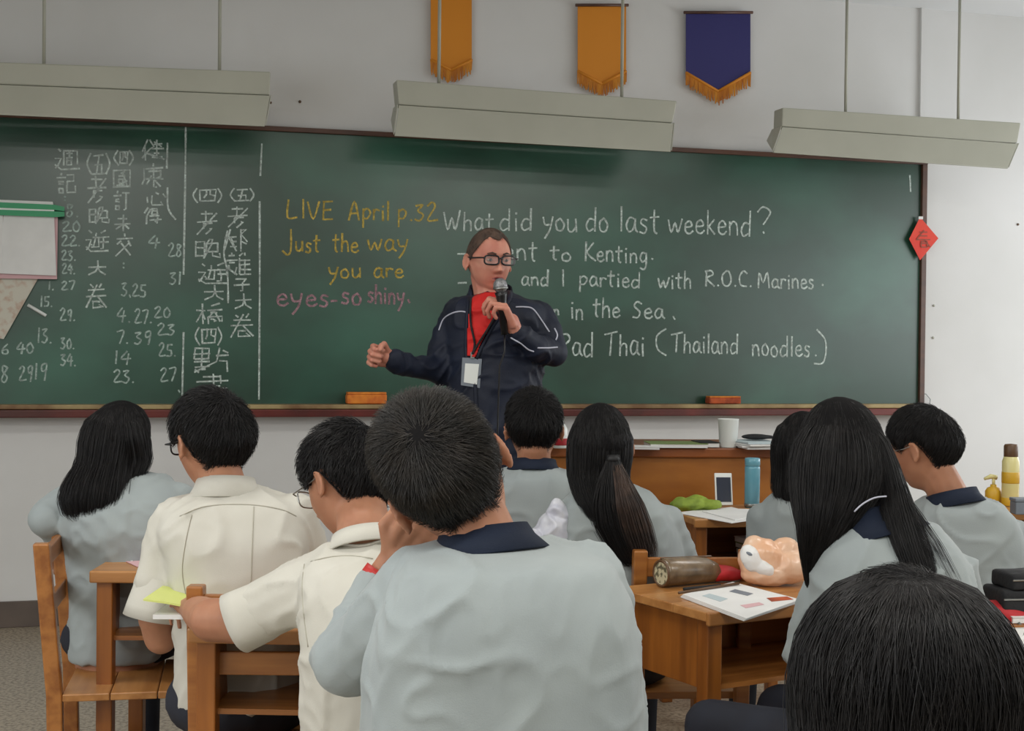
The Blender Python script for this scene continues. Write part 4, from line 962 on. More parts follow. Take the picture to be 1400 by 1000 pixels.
# microphone
mh = P(684, 391, TD - .265)
mt = thing('microphone', 'black handheld microphone with silver mesh head at the teacher\'s mouth', 'microphone', mh)
ma = P(684, 391, TD - .265); mb = P(688, 436, TD - .255); dr = (mb - ma).normalized(); rot = (-dr).to_track_quat('Z', 'Y').to_matrix()
part('mesh_head', G().ell(ma, (0.0245, 0.0245, 0.027), rot, 20, 14), mat('mic_mesh', (160, 160, 162), 0.45, c2=(110, 110, 112), scale=(300, 300, 300), metal=0.6), mt, smooth=True, world=True)
part('mesh_band', G().tube([ma + dr * 0.004, ma + dr * 0.012], 0.0262, 20), M['steel'], mt, smooth=True, world=True)
part('handle', G().tube([ma + dr * 0.022, ma + dr * 0.035, ma + dr * 0.06, ma + dr * 0.17], [0.022, 0.019, 0.016, 0.012], 16), M['black'], mt, smooth=True, world=True)
e = ma + dr * 0.17
part('cable', G().tube([e, e + V((0, 0, -0.06)), P(683, 500, TD - .24), P(681, 560, TD - .23), P(679, 640, TD - .2), V((e.x + .02, e.y, 0.3)), V((e.x + .1, e.y, 0.012)), V((e.x + .5, e.y + .2, 0.012))], 0.0032, 6), M['black'], mt, smooth=True, world=True)
# badge and lanyard
q = P(644, 510, TD - .17)
bt = thing('name_badge', 'clear name badge on a dark lanyard hanging at the teacher\'s chest', 'badge', q)
bq = TBV.ray_cast(CAM, (P(644, 510, 5) - CAM).normalized())[0] or q
bd = bq.y - 0.012
def PB(x, y, d): return P(x, y, d)
part('holder', G().slab([PB(632, 489, bd), PB(659, 491, bd), PB(656, 531, bd), PB(630, 527, bd)], (0, 0.004, 0)), M['greyblue'], bt, world=True, bevel=0.001)
part('card', G().slab([PB(636, 497, bd - .003), PB(655, 498, bd - .003), PB(652, 526, bd - .003), PB(634, 523, bd - .003)], (0, 0.002, 0)), M['whitegloss'], bt, world=True)
part('clip', G().box(PB(646, 486, bd - .002), (0.014, 0.006, 0.022)), M['steel'], bt, world=True)
for L_ in ([(646, 484), (649, 470), (644, 445), (643, 420), (646, 395)], [(646, 484), (654, 470), (668, 448), (683, 420), (690, 400)]):
    pts = []
    for x, y in smooth(L_, 5):
        d = (P(x, y, 5) - CAM).normalized(); h = TBV.ray_cast(CAM, d)
        if h[0] is not None: pts.append(h[0] - d * 0.018)
    if len(pts) > 1: part('lanyard', G().tube(pts, 0.0042, 6), M['fabricblack'], bt, smooth=True, world=True)

# ---- students
# S1 far left girl
d = 4.0
p = Person('girl with loose black shoulder-length hair in pale jacket, farthest left', XY(160, d))
p.head(162, 606, d, -32, 12, 4, 0.97); p.neck(P(165, 668, d - .0), .05)
p.torso([(150, 205, 645, d, .06), (128, 232, 655, d, .09), (95, 256, 680, d - .02, .12), (84, 262, 715, d - .03, .14), (94, 250, 760, d - .03, .14), (98, 240, 820, d - .03, .14), (96, 232, 885, d - .03, .15), (100, 226, 897, d - .03, .14)], 'jacket',
        sleeves=[[(92, 690, d - .03, .058), (70, 705, d - .06, .052), (64, 712, d - .08, .05), (92, 742, d + .04, .042)], [(245, 685, d, .055), (262, 730, d + .1, .05), (235, 745, d + .3, .04)]], folds=0.008, seed=1.0, extend=0.5)
w_ = P(94, 752, d + .06); hand(p.b, w_, P(90, 765, d + .2) - w_, (0, 0, -1), 1, (20, 25, 20), .9)
w_ = P(232, 747, d + .33); hand(p.b, w_, (-0.6, .8, 0), (0, 0, -1), -1, (20, 25, 20), .9)
p.legs(-10); p.done()
short_hair(p.t, p.Mh, 0.97, 0.012, 6000, 0.8, 0.003, whorl=(0.0, -0.1, 1.0), messy=0.06)
long_hair(p.t, [(158, 558, d, 3, .01), (157, 562, d, 22, .055), (156, 575, d, 36, .085), (154, 600, d, 41, .10), (150, 630, d - .01, 38, .10), (140, 655, d - .05, 44, .09), (132, 680, d - .09, 46, .065), (128, 705, d - .11, 36, .04), (124, 722, d - .12, 12, .02)], 3000, yaw=0, jit=0.045, t_end=(.78, 1.06))
long_hair(p.t, [(170, 566, d - .02, 3, .01), (180, 578, d - .01, 16, .06), (185, 600, d - .01, 17, .075), (188, 630, d - .01, 17, .06), (176, 650, d - .04, 20, .04), (160, 672, d - .08, 14, .02)], 700, jit=0.05, name='side_hair')
# S2 white shirt boy left
d = 3.3
p = Person('boy in white short-sleeved shirt and glasses, head bowed, second student from the left', XY(320, d))
p.head(289, 607, d, 42, 10, 0, 1.0); p.neck(P(308, 675, d - .02), .056)
p.torso([(288, 340, 664, d - .01, .055), (268, 372, 672, d - .01, .09), (242, 402, 685, d - .02, .115), (222, 418, 706, d - .03, .13), (222, 424, 745, d - .05, .135), (234, 420, 800, d - .05, .135), (240, 415, 870, d - .04, .14), (242, 412, 960, d - .03, .14)], 'shirt', name='shirt',
        sleeves=[[(245, 712, d - .02, .062), (230, 760, d - .03, .062), (217, 800, d - .05, .062)], [(402, 706, d, .06), (420, 760, d + .05, .055)]], folds=0.010, seed=2.0, extend=0.5)
p.arm([(230, 760, d - .03, .042), (215, 845, d - .05, .045), (220, 872, d - .03, .040), (246, 850, d + .12, .034), (262, 820, d + .28, .027)])
w_ = P(262, 820, d + .28); hand(p.b, w_, (0.5, .8, 0), (0, 0, -1), 1, (30, 30, 20), .95)
p.legs(5); p.done()
short_hair(p.t, p.Mh, 1.0, 0.021, 5200, 0.34, 0.012, m_='hair'); glasses(p.t, p.Mh)
bv = bvh_of(p.cl, p.t)
M['seam'] = mat('cream_seam', (176, 172, 158), 0.8)
for sm_ in ([(246, 706), (275, 694), (310, 690), (350, 691), (385, 697), (405, 706)], [(262, 704), (254, 740), (249, 780), (254, 815), (262, 850)], [(347, 693), (345, 740), (343, 800)]): conform(p.t, bv, sm_, 0, M['seam'], 'seam', ribbonw=0.0012)
hem(p.t, P(224, 790, d - .05), P(213, 845, d - .055), .058, .074, 'shirt')
collar(p.t, P(309, 653, d - .01), (0.0, 0.12, 1), 0.064, 0.090, 0.044, 'shirt', face=(-0.3, 1, 0), drop=0.02)
# S3
d = 2.85
p = Person('boy in white shirt writing with bare elbow out, beside the nearest boy', XY(470, d - .05))
p.head(476, 663, d, 48, 26, 6, 1.0); p.neck(P(498, 728, d - .10), .056)
p.torso([(480, 538, 734, d - .09, .06), (452, 556, 742, d - .10, .09), (424, 580, 762, d - .12, .12), (412, 596, 790, d - .15, .14), (408, 600, 850, d - .17, .15), (412, 600, 905, d - .17, .15), (415, 600, 980, d - .15, .15)], 'shirt', name='shirt',
        sleeves=[[(448, 798, d - .12, .070), (400, 815, d - .10, .066), (360, 835, d - .08, .062)], [(580, 800, d - .1, .06), (590, 860, d, .055)]], folds=0.009, seed=5.0, extend=0.5)
p.arm([(400, 815, d - .10, .042), (330, 850, d - .06, .047), (290, 848, d - .03, .046), (272, 838, d + .08, .036), (262, 832, d + .2, .028)])
w_ = P(262, 833, d + .2); hand(p.b, w_, (-0.35, .9, 0.05), (0, 0, -1), -1, (30, 35, 25), .95)
p.legs(0); p.done()
short_hair(p.t, p.Mh, 1.0, 0.02, 5200, 0.36, 0.014, m_='hair'); glasses(p.t, p.Mh, m_='steel', thick=0.0015)
bv = bvh_of(p.cl, p.t)
for sm_ in ([(416, 772), (413, 800), (415, 840), (421, 885)], [(425, 768), (450, 762), (480, 760), (510, 764)]): conform(p.t, bv, sm_, 0, M['seam'], 'seam', ribbonw=0.0012)
hem(p.t, P(372, 830, d - .08), P(322, 853, d - .075), .060, .064, 'shirt')
collar(p.t, P(500, 728, d - .10), (-0.12, 0.35, 1), 0.064, 0.085, 0.03, 'shirt', face=(-0.6, 1, 0), drop=0.02)
# S4 nearest boy
d = 2.06
p = Person('nearest boy, large dark head leaning on his hand, grey-blue jacket with navy collar', XY(680, d - .05))
p.head(613, 655, d, 8, 4, -33, 1.02); p.neck(P(664, 752, d - .02), .056)
p.torso([(622, 704, 738, d - .0, .06), (596, 762, 742, d - .01, .09), (568, 812, 752, d - .03, .115), (548, 838, 768, d - .05, .13), (528, 856, 812, d - .06, .14), (512, 868, 862, d - .06, .145), (500, 876, 910, d - .05, .15), (496, 882, 1010, d - .04, .15)], 'jacket',
        sleeves=[[(570, 810, d, .070), (520, 862, d + .05, .064), (474, 905, d + .10, .058), (470, 900, d + .14, .055), (500, 830, d + .21, .042), (509, 806, d + .225, .038)], [(800, 800, d, .066), (826, 890, d + .03, .056), (830, 990, d + .08, .052)]], folds=0.0075, seed=8.0, extend=0.5, vox=0.0065, it=6)
p.arm([(500, 830, d + .21, .028), (522, 790, d + .235, .0265), (545, 760, d + .235, .029)])
w_ = P(540, 768, d + .235); hand(p.b, w_, P(592, 706, d + .17) - w_, (0.55, 0.2, 0.9), 1, (35, 45, 30), 1.0, 0.05, 20)
p.legs(0); p.done(0.0045)
short_hair(p.t, p.Mh, 1.0, 0.024, 15000, 0.34, 0.014, m_='hair4', rad=0.00075, hl=HL_S4, whorl=(-0.05, -0.80, 0.60), messy=0.14)
collar(p.t, P(661, 722, d - .005), (-0.14, 0.12, 1), 0.062, 0.094, 0.034, 'navy', face=(-0.1, 1, 0), drop=0.012)
g = G(); a, b = P(516, 792, d + .233), P(519, 788, d + .234); g.tube([a - (b - a), b + (b - a)], 0.0295, 20)
part('wristband', g, M['redband'], p.t, smooth=True, world=True)
# S5
d = 4.27
p = Person('short-haired boy with navy collar sitting directly in front of the teacher', XY(730, d))
p.head(730, 588, d, 0, 8, 0, 0.98); p.neck(P(730, 640, d), .055)
p.torso([(700, 760, 638, d, .07), (680, 782, 645, d, .10), (662, 800, 655, d, .12), (652, 812, 680, d, .13), (650, 814, 730, d, .13), (655, 810, 800, d, .14)], 'jacket', sleeves=[[(664, 680, d, .055), (650, 740, d + .05, .05), (680, 750, d + .25, .04)], [(800, 680, d, .055), (812, 740, d + .05, .05), (790, 750, d + .25, .04)]], folds=0.007, seed=11., extend=0.5)
for x, t_ in ((684, 1), (786, -1)): w_ = P(x, 752, d + .3); hand(p.b, w_, (0, 1, 0), (0, 0, -1), t_, (20, 25, 20), .9)
p.legs(0); p.done()
short_hair(p.t, p.Mh, 0.98, 0.018, 4500, 0.34, 0.013, m_='hair')
collar(p.t, P(729, 628, d), (0, 0.1, 1), 0.066, 0.086, 0.03, 'navy', drop=0.02)
# S6 ponytail girl
d = 3.8
p = Person('girl with half-tied dark hair fading to brown ends, pale jacket, in the middle', XY(840, d))
p.head(821, 612, d, 4, 8, 0, 0.96); p.neck(P(830, 675, d), .05)
p.torso([(800, 862, 662, d, .06), (784, 888, 672, d, .09), (764, 908, 690, d - .01, .115), (752, 924, 715, d - .01, .125), (746, 932, 750, d - .01, .13), (748, 930, 800, d - .01, .13), (752, 925, 880, d, .14)], 'jacket',
        sleeves=[[(766, 715, d, .052), (752, 770, d + .04, .048), (780, 790, d + .2, .04)], [(912, 715, d, .052), (932, 765, d + .03, .046), (930, 778, d + .2, .036)]], folds=0.008, seed=13., extend=0.5)
for x, t_, y in ((782, 1, 792), (926, -1, 780)): w_ = P(x, y, d + .24); hand(p.b, w_, (0, 1, 0), (0, 0, -1), t_, (20, 25, 20), .85)
p.legs(0); p.done()
short_hair(p.t, p.Mh, 0.96, 0.012, 6000, 0.8, 0.003, whorl=(0.0, -0.1, 1.0), messy=0.06)
long_hair(p.t, [(821, 565, d, 3, .01), (821, 568, d, 20, .05), (821, 578, d, 34, .08), (821, 600, d, 43, .098), (820, 625, d - .01, 43, .09), (818, 650, d - .03, 40, .07), (822, 672, d - .07, 38, .05), (828, 692, d - .10, 34, .04), (832, 712, d - .115, 26, .03)], 2600, jit=0.025)
long_hair(p.t, [(838, 622, d - .10, 7, .012), (838, 632, d - .105, 9, .018), (838, 660, d - .12, 20, .03), (842, 690, d - .13, 29, .032), (850, 720, d - .14, 33, .03), (860, 750, d - .145, 26, .024), (870, 775, d - .15, 14, .012)], 700, 'hair', name='ponytail', jit=0.06, t_start=(0, .05), t_end=(.75, 1.05))
long_hair(p.t, [(842, 634, d - .115, 7, .012), (848, 660, d - .13, 14, .024), (856, 690, d - .145, 21, .026), (864, 720, d - .15, 23, .024), (874, 750, d - .155, 20, .018), (880, 778, d - .16, 12, .01)], 420, 'hairb', name='lighter_strands', jit=0.08, shell=False, t_start=(0, .3), t_end=(.75, 1.05))['label'] = 'lighter brown ends of the tied hair'
part('hair_tie', G().ell(P(838, 628, d - .11), (0.018, 0.016, 0.012)), M['rope'], p.t, smooth=True, world=True)
# S7 behind the long haired girl
d = 4.25
p = Person('girl half hidden beyond the long-haired girl, black hair, short-sleeved pale jacket', XY(1100, d))
p.head(1098, 616, d, -10, 14, 0, 0.95); p.neck(P(1102, 668, d), .05)
p.torso([(1078, 1132, 662, d, .06), (1058, 1150, 674, d, .09), (1040, 1166, 694, d, .115), (1030, 1176, 725, d, .125), (1026, 1178, 780, d, .13), (1030, 1176, 850, d, .13)], 'jacket', sleeves=[[(1044, 712, d, .052), (1036, 755, d + .03, .046), (1050, 775, d + .15, .04)], [(1166, 712, d, .052), (1176, 755, d + .03, .046), (1160, 775, d + .2, .04)]], folds=0.007, seed=17., extend=0.5)
for x, t_ in ((1054, 1), (1156, -1)): w_ = P(x, 778, d + .22); hand(p.b, w_, (0, 1, 0), (0, 0, -1), t_, (20, 25, 20), .85)
p.legs(0); p.done()
short_hair(p.t, p.Mh, 0.95, 0.012, 6000, 0.8, 0.003, whorl=(0.0, -0.1, 1.0), messy=0.06)
long_hair(p.t, [(1098, 570, d, 3, .01), (1098, 574, d, 20, .05), (1098, 585, d, 34, .08), (1098, 612, d, 41, .10), (1098, 645, d, 39, .095), (1094, 668, d - .03, 36, .07), (1092, 690, d - .06, 26, .04)], 1800, jit=0.03)
collar(p.t, P(1104, 668, d), (0, 0.1, 1), 0.062, 0.082, 0.028, 'navy')
# S8 long haired girl right
d = 2.95
p = Person('girl with very long straight black hair over a navy collar, beside the magazine', XY(1200, d))
p.head(1150, 624, d, 14, 14, 0, 1.0); p.neck(P(1175, 700, d - .05), .052)
p.torso([(1150, 1230, 700, d - .04, .06), (1138, 1262, 712, d - .05, .09), (1122, 1298, 734, d - .06, .12), (1112, 1322, 768, d - .08, .135), (1108, 1334, 820, d - .09, .14), (1112, 1338, 880, d - .08, .145), (1120, 1336, 980, d - .06, .15)], 'jacket',
        sleeves=[[(1150, 775, d - .05, .062), (1125, 830, d - .04, .060), (1108, 892, d - .02, .054), (1130, 900, d + .14, .046), (1160, 880, d + .26, .038)], [(1305, 790, d - .05, .06), (1322, 860, d, .056), (1310, 900, d + .1, .05)]], folds=0.011, seed=21., extend=0.5)
w_ = P(1168, 876, d + .30); hand(p.b, w_, (-.2, 1, 0), (0, 0, -1), 1, (25, 25, 20), .9)
w_ = P(1300, 880, d + .24); hand(p.b, w_, (-.2, 1, 0), (0, 0, -1), -1, (25, 25, 20), .9)
p.legs(38); p.done()
short_hair(p.t, p.Mh, 1.0, 0.012, 6000, 0.8, 0.003, whorl=(0.0, -0.1, 1.0), messy=0.06)
long_hair(p.t, [(1150, 563, d, 3, .01), (1150, 567, d, 26, .055), (1149, 580, d, 45, .085), (1149, 605, d, 60, .11), (1149, 635, d - .01, 66, .115), (1148, 665, d - .03, 64, .10), (1140, 695, d - .06, 52, .08), (1132, 722, d - .08, 38, .055), (1122, 752, d - .08, 27, .035), (1114, 785, d - .07, 14, .016), (1108, 815, d - .06, 4, .006)], 4200, jit=0.025, t_end=(.72, 1.0))
long_hair(p.t, [(1180, 575, d - .02, 8, .03), (1196, 600, d - .02, 14, .06), (1206, 632, d - .03, 17, .07), (1216, 665, d - .06, 20, .06), (1228, 700, d - .13, 22, .04), (1242, 740, d - .17, 23, .028), (1256, 778, d - .20, 22, .02), (1270, 812, d - .21, 14, .012)], 2000, name='side_hair', jit=0.05, t_end=(.7, 1.04))
long_hair(p.t, [(1215, 660, d - .06, 10, .03), (1240, 700, d - .14, 16, .02), (1268, 745, d - .19, 18, .015), (1300, 800, d - .20, 14, .01)], 90, name='loose_strands', jit=0.1, shell=False, rad=0.0008)
collar(p.t, P(1184, 700, d - .05), (-0.28, 0.2, 1), 0.070, 0.118, 0.056, 'navy', drop=0.012)
part('collar_piping', G().tube([P(x, y, d - .145) for x, y in smooth([(1168, 700), (1180, 689), (1196, 681), (1212, 679)], 4)], 0.0018, 6), M['piping'], p.t, smooth=True, world=True)
# S9 right boy
d = 3.9
p = Person('boy in glasses with navy collar reading, back to the right edge of the view', XY(1310, d))
p.head(1262, 616, d, 50, 16, 2, 0.98); p.neck(P(1298, 680, d - .03), .055)
p.torso([(1282, 1333, 678, d - .02, .06), (1266, 1354, 684, d - .02, .09), (1252, 1376, 696, d - .03, .115), (1244, 1392, 722, d - .03, .13), (1244, 1400, 760, d - .04, .135), (1250, 1404, 830, d - .03, .14)], 'jacket',
        sleeves=[[(1260, 728, d, .055), (1248, 780, d + .06, .05), (1250, 770, d + .25, .04)], [(1382, 735, d - .02, .056), (1396, 778, d, .05), (1360, 782, d + .15, .042)]], folds=0.009, seed=25., extend=0.5)
for x, y, t_, dd in ((1250, 768, 1, .3), (1346, 782, -1, .2)): w_ = P(x, y, d + dd); hand(p.b, w_, (-.3, 1, 0), (0, 0, -1), t_, (20, 25, 20), .9)
p.legs(8); p.done()
short_hair(p.t, p.Mh, 0.98, 0.019, 4500, 0.32, 0.008, m_='hair', messy=0.12); glasses(p.t, p.Mh, m_='steel', thick=0.0014)
collar(p.t, P(1300, 672, d - .03), (-0.2, 0.15, 1), 0.066, 0.088, 0.036, 'navy', drop=0.02)
# S10 bottom foreground
d = 1.42
p = Person('foreground student cut off at the lower right, only messy black hair showing', XY(1238, d))
p.head(1238, 952, d, 0, 18, 0, 1.0); p.neck(P(1238, 1085, d - .03), .052)
p.torso([(1195, 1285, 1075, d - .02, .06), (1150, 1330, 1092, d - .03, .09), (1060, 1410, 1125, d - .05, .12), (1010, 1460, 1180, d - .06, .13), (1010, 1460, 1300, d - .06, .14)], 'jacket', sleeves=[[(1030, 1180, d, .06), (1010, 1300, d + .03, .055), (1050, 1400, d + .2, .045)], [(1440, 1180, d, .06), (1460, 1300, d + .03, .055), (1420, 1400, d + .2, .045)]], folds=0.008, seed=29., extend=0.5)
p.legs(0); p.done()
short_hair(p.t, p.Mh, 1.0, 0.016, 7000, 0.5, 0.009, rad=0.0006, messy=0.35)
long_hair(p.t, [(1238, 784, d, 6, .01), (1238, 789, d, 52, .05), (1239, 806, d, 90, .08), (1240, 840, d, 122, .10), (1240, 885, d, 143, .112), (1240, 930, d, 149, .115), (1238, 985, d, 146, .108), (1238, 1040, d - .03, 138, .09), (1238, 1100, d - .05, 130, .07), (1238, 1170, d - .09, 110, .05)], 9000, jit=0.03, rad=0.0008, wave=0.12)
long_hair(p.t, [(1205, 800, d - .02, 20, .02), (1222, 784, d, 28, .03), (1245, 782, d, 24, .03), (1290, 815, d - .02, 36, .03), (1350, 890, d - .02, 30, .03)], 90, name='loose_strands', jit=0.25, shell=False, rad=0.0006)

# ------------------------------------------------------------------ small things on the desks
def onto(px, py, z=zD + 0.001): return PZ(px, py, z)
# pencil case on D8
a = onto(906, 806) + V((0, 0.03, 0)); dirc = V((0.86, 0.50, 0)).normalized(); side = V((-dirc.y, dirc.x, 0))
t = thing('pencil_case', 'brown translucent cylindrical pencil case with a round printed end', 'pencil case', a)
r_ = 0.036
g = G(); rows = []
for k, (s_, rr_) in enumerate([(0, .95), (.01, 1), (.05, 1), (.1, .97), (.14, .9), (.17, .72)]):
    rows.append(ringpts(a + dirc * s_ + Z * (r_ * rr_ + 0.001), side * r_ * rr_, Z * r_ * rr_, 28))
g.ring(rows); part('case_body', g, M['case'], t, smooth=True, world=True)
rot = dirc.to_track_quat('Z', 'Y').to_matrix()
part('end_disc', G().lathe(a - dirc * 0.002 + Z * (r_ * .95), [(r_ * 0.8, 0), (r_ * 0.8, 0.004)], 28, rot), M['caseend'], t, world=True)
g = G(); g.tube([a - dirc * 0.001 + Z * (r_ * .97) + (side * math.cos(q) + Z * math.sin(q)) * r_ * 0.88 for q in [2 * PI * k / 28 for k in range(29)]], 0.0035, 6, close=False)
g.tube([a + dirc * s_ + Z * (r_ * 2.0 - 0.03 * s_) + side * 0.004 for s_ in (0.0, .06, .12, .16)], 0.003, 6)
part('zip', g, M['brown'], t, smooth=True, world=True)
# red pouch
c = onto(985, 797) + V((0, 0.02, 0)); g = G(); g.ell(c + Z * 0.022, (0.055, 0.035, 0.021)); g.ell(c + Z * 0.018 + V((0.02, 0, 0)), (0.05, 0.03, 0.017))
g.ell(c + V((-.02, -.012, .02)), (.05, .03, .019)); t = link('red_pouch', remesh(g, 0.004, 3), M['redcloth']); tag(t, 'small soft red pouch behind the pencil case and magazine', 'pouch')
# magazine
def quad_sheet(pxs, z, h, m_, name, parent, lab=None):
    return part(name, G().slab([PZ(x, y, z) for x, y in pxs], (0, 0, h)), m_, parent, world=True, label=lab)
t = thing('magazine', 'open glossy magazine with small pictures at the front of the desk', 'magazine', onto(1010, 825))
for k in range(4):
    o_ = k * 1.2
    quad_sheet([(930 + o_, 817 - k), (1017 + o_, 850 - k), (1094, 824 - k), (1002, 800 - k)], zD + 0.001 + k * 0.0022, 0.0018, M['white'], 'page', t)
z_ = zD + 0.0098
for q, m_ in ([[(1005, 806), (1030, 812), (1022, 815), (997, 809)], 'greyblue'], [[(1055, 823), (1085, 820), (1076, 816), (1048, 818)], 'orangered'], [[(960, 815), (985, 823), (995, 819), (970, 812)], 'paperblue'], [[(1020, 832), (1045, 827), (1038, 824), (1012, 828)], 'pinkpaper']):
    quad_sheet(q, z_, 0.0003, M[m_], 'printed_picture', t)
g = G(); g.tube([onto(928, 811, zD + .012), onto(1010, 798, zD + .014)], 0.0035, 8)
t = part('pen', g, M['brown'], None, smooth=True); tag(t, 'thin brown pen lying between the pencil case and the magazine', 'pen')
g = G(); g.tube([onto(935, 806, zD + .006), onto(985, 801, zD + .006)], 0.0045, 8)
t = part('pen', g, M['fabricblack'], None, smooth=True); tag(t, 'short dark pen lying beside the brown one near the pencil case', 'pen')
# orange bag
c = onto(1058, 806) + V((0.0, 0.06, 0)); g = G()
for q, r3 in (((-0.02, 0, .06), (.062, .05, .058)), ((0.05, .0, .05), (.05, .05, .048)), ((0.04, 0, .085), (.04, .03, .035)), ((-.04, 0, .085), (.03, .03, .04)), ((0, 0, .03), (.075, .05, .03))): g.ell(c + V(q), r3)
def crumple(co, n):
    q = V((co.x * 9, co.y * 9, co.z * 22)); return 0.0035 * (1 - 2.4 * abs(noise.noise(q))) + 0.0012 * (1 - 2 * abs(noise.noise(co * 45)))
t = thing('plastic_bag', 'peach orange plastic bag with something white inside on the desk', 'bag', c)
link('bag_film', remesh(g, 0.0035, 9, crumple), M['bag'], t, world=True)
g = G(); g.ell(c + V((-0.052, -0.028, 0.072)), (0.026, 0.03, 0.038), Matrix.Rotation(-0.5, 3, 'Y')); g.ell(c + V((-0.02, -0.032, 0.048)), (0.036, 0.025, 0.022), Matrix.Rotation(0.5, 3, 'Y'))
link('white_wrapper', remesh(g, 0.004, 2, lambda co, n: 0.002 * noise.noise(co * 60)), M['white'], t, world=True)
g = G().ell(c + V((-0.062, -0.055, 0.088)), (0.009, 0.003, 0.004), Matrix.Rotation(.5, 3, 'Y')); part('dark_mark', g, M['greyblue'], t, world=True)
# blue bottle, phone, lime cloth, papers on D7
q = onto(1028, 694); t = thing('water_bottle', 'slim blue metallic water bottle on the desk beyond the phone', 'bottle', q)
part('bottle_body', G().lathe((0, 0, 0), [(0.026, 0), (0.029, .004), (0.0295, .15), (0.029, .156), (0.024, .16)], 24), M['bottleblue'], t, smooth=True)
part('cap', G().lathe((0, 0, .158), [(0.0255, 0), (0.0295, .003), (0.0295, .028), (0.026, .032), (0.01, .033)], 24), M['bottleblue'], t, smooth=True)
part('base_band', G().lathe((0, 0, 0.004), [(0.0298, 0), (0.0305, .002), (0.0305, .01), (0.0298, .012)], 24), M['steel'], t, smooth=True)
q = onto(990, 692); t = thing('phone', 'white phone with dark screen propped upright on the desk', 'phone', q, R(4))
rx = Matrix.Rotation(R(-14), 3, 'X')
part('phone_body', G().box((0, 0.014, 0.063), (0.068, 0.008, 0.126), rx), M['whitegloss'], t, bevel=0.003)
part('screen', G().box(V((0, 0.0135, 0.063)) + rx @ V((0, -0.0045, -0.002)), (0.056, 0.001, 0.096), rx), M['screen'], t)
part('stand', G().box((0, 0.05, 0.03), (0.03, 0.04, 0.06), Matrix.Rotation(R(30), 3, 'X')), M['black'], t)
q = onto(950, 698); g = G()
for dx, dy, rz_, rr3 in ((-0.02, 0, .2, (.075, .035, .022)), (.05, .01, -.1, (.05, .03, .018)), (-.05, .0, .6, (.04, .03, .024)), (0.01, .02, 0, (.06, .03, .03))): g.ell(q + V((dx, dy, .022)), rr3, Matrix.Rotation(rz_, 3, 'Z'))
t = link('green_cloth_pouch', remesh(g, 0.004, 2, lambda co, n: 0.006 * (1 - 2 * abs(noise.noise(V((co.x * 12, co.y * 20, co.z * 45)))))), M['lime']); tag(t, 'crumpled lime green pouch on the desk left of the phone', 'pouch')
t = thing('paper_sheet', 'white paper sheets on the desk below the phone and the green pouch', 'papers', onto(985, 706))
quad_sheet([(925, 702), (1000, 716), (1042, 710), (1035, 697), (970, 696)], zD + 0.001, 0.002, M['white'], 'sheet', t)
quad_sheet([(960, 700), (1005, 712), (1040, 705), (1000, 694)], zD + 0.0035, 0.002, M['white'], 'sheet', t)
for k in range(4):
    c_ = D7.location + Matrix.Rotation(D7.rotation_euler.z, 3, 'Z') @ V((0.08, -0.10, zD - 0.178 + 0.022 * k))
    booklet('textbook', c_, D7.rotation_euler.z + R(3 * k - 4), 0.17, 0.22, 0.02, M[['paperblue', 'fabricblack', 'greencover', 'white'][k]], ['pale blue textbook at the bottom of the pile inside the phone desk', 'black textbook second from the bottom inside the phone desk', 'green textbook third from the bottom inside the phone desk', 'white textbook topmost inside the phone desk'][k], 'book')
# clear crumpled bag
c = P(752, 700, 3.72); c.z = 0; base = V((c.x, c.y, zD)); g = G()
for q, r3 in (((0, 0, .05), (.05, .04, .055)), ((.01, 0, .11), (.045, .035, .05)), ((.02, 0, .155), (.025, .02, .045)), ((-.03, 0, .09), (.03, .03, .03))): g.ell(base + V(q), r3)
t = link('clear_plastic_bag', remesh(g, 0.004, 1, lambda co, n: 0.009 * (1 - 2.4 * abs(noise.noise(co * 26)))), M['bagwhite']); tag(t, 'crumpled clear white plastic bag between the nearest boy and the ponytailed girl', 'bag')
# items on DR
base = V((onto(1385, 822).x, onto(1385, 822).y, zD))
def case_(c_, sx, sy, sz, m_, lab, rz_):
    g = G(); g.box(c_ + V((0, 0, sz / 2)), (sx, sy, sz), Matrix.Rotation(rz_, 3, 'Z'))
    t = thing('zip_case', lab, 'case', c_); link('case_body', remesh(g, 0.005, 5, lambda co, n: 0.003 * noise.noise(co * 25)), M[m_], t, world=True)
    R_ = Matrix.Rotation(rz_, 3, 'Z')
    part('zip', G().tube([c_ + R_ @ V((-sx / 2, -sy / 2 - .001, sz * .62)), c_ + R_ @ V((sx / 2, -sy / 2 - .001, sz * .62))], 0.002, 6), M['steel'], t, world=True)
    return t
q = P(1385, 812, 3.0); tz = zD
b0 = V((q.x + .05, q.y, zD + .001))
booklet('textbook', b0, R(10), 0.2, 0.15, 0.03, M['wood'], 'brown thick textbook under the cases at the right edge', 'book')
booklet('textbook', b0 + V((0.01, 0, .031)), R(5), 0.19, 0.14, 0.015, M['white'], 'thin white textbook on the brown one at the right edge', 'book')
case_(b0 + V((0, 0, .048)), .20, .10, .05, 'fabricblack', 'lower black zip case on the books at the right edge', R(8))
case_(b0 + V((0.01, 0, .098)), .19, .09, .035, 'fabricblack', 'upper black zip case, flatter, stacked at the right edge', R(12))
c = PZ(1382, 872, zD) + V((0.01, 0.03, 0)); g = G(); g.ell(c + Z * .035, (.07, .04, .034), Matrix.Rotation(.35, 3, 'Y')); g.ell(c + V((.03, 0, .025)), (.05, .045, .024)); g.ell(c + V((-.045, 0.01, .05)), (.035, .03, .022))
t = thing('red_bag', 'small red zip bag at the lower right edge', 'bag', c)
link('bag_body', remesh(g, .004, 2, lambda co, n: 0.003 * noise.noise(co * 30)), M['redcloth'], t, world=True)
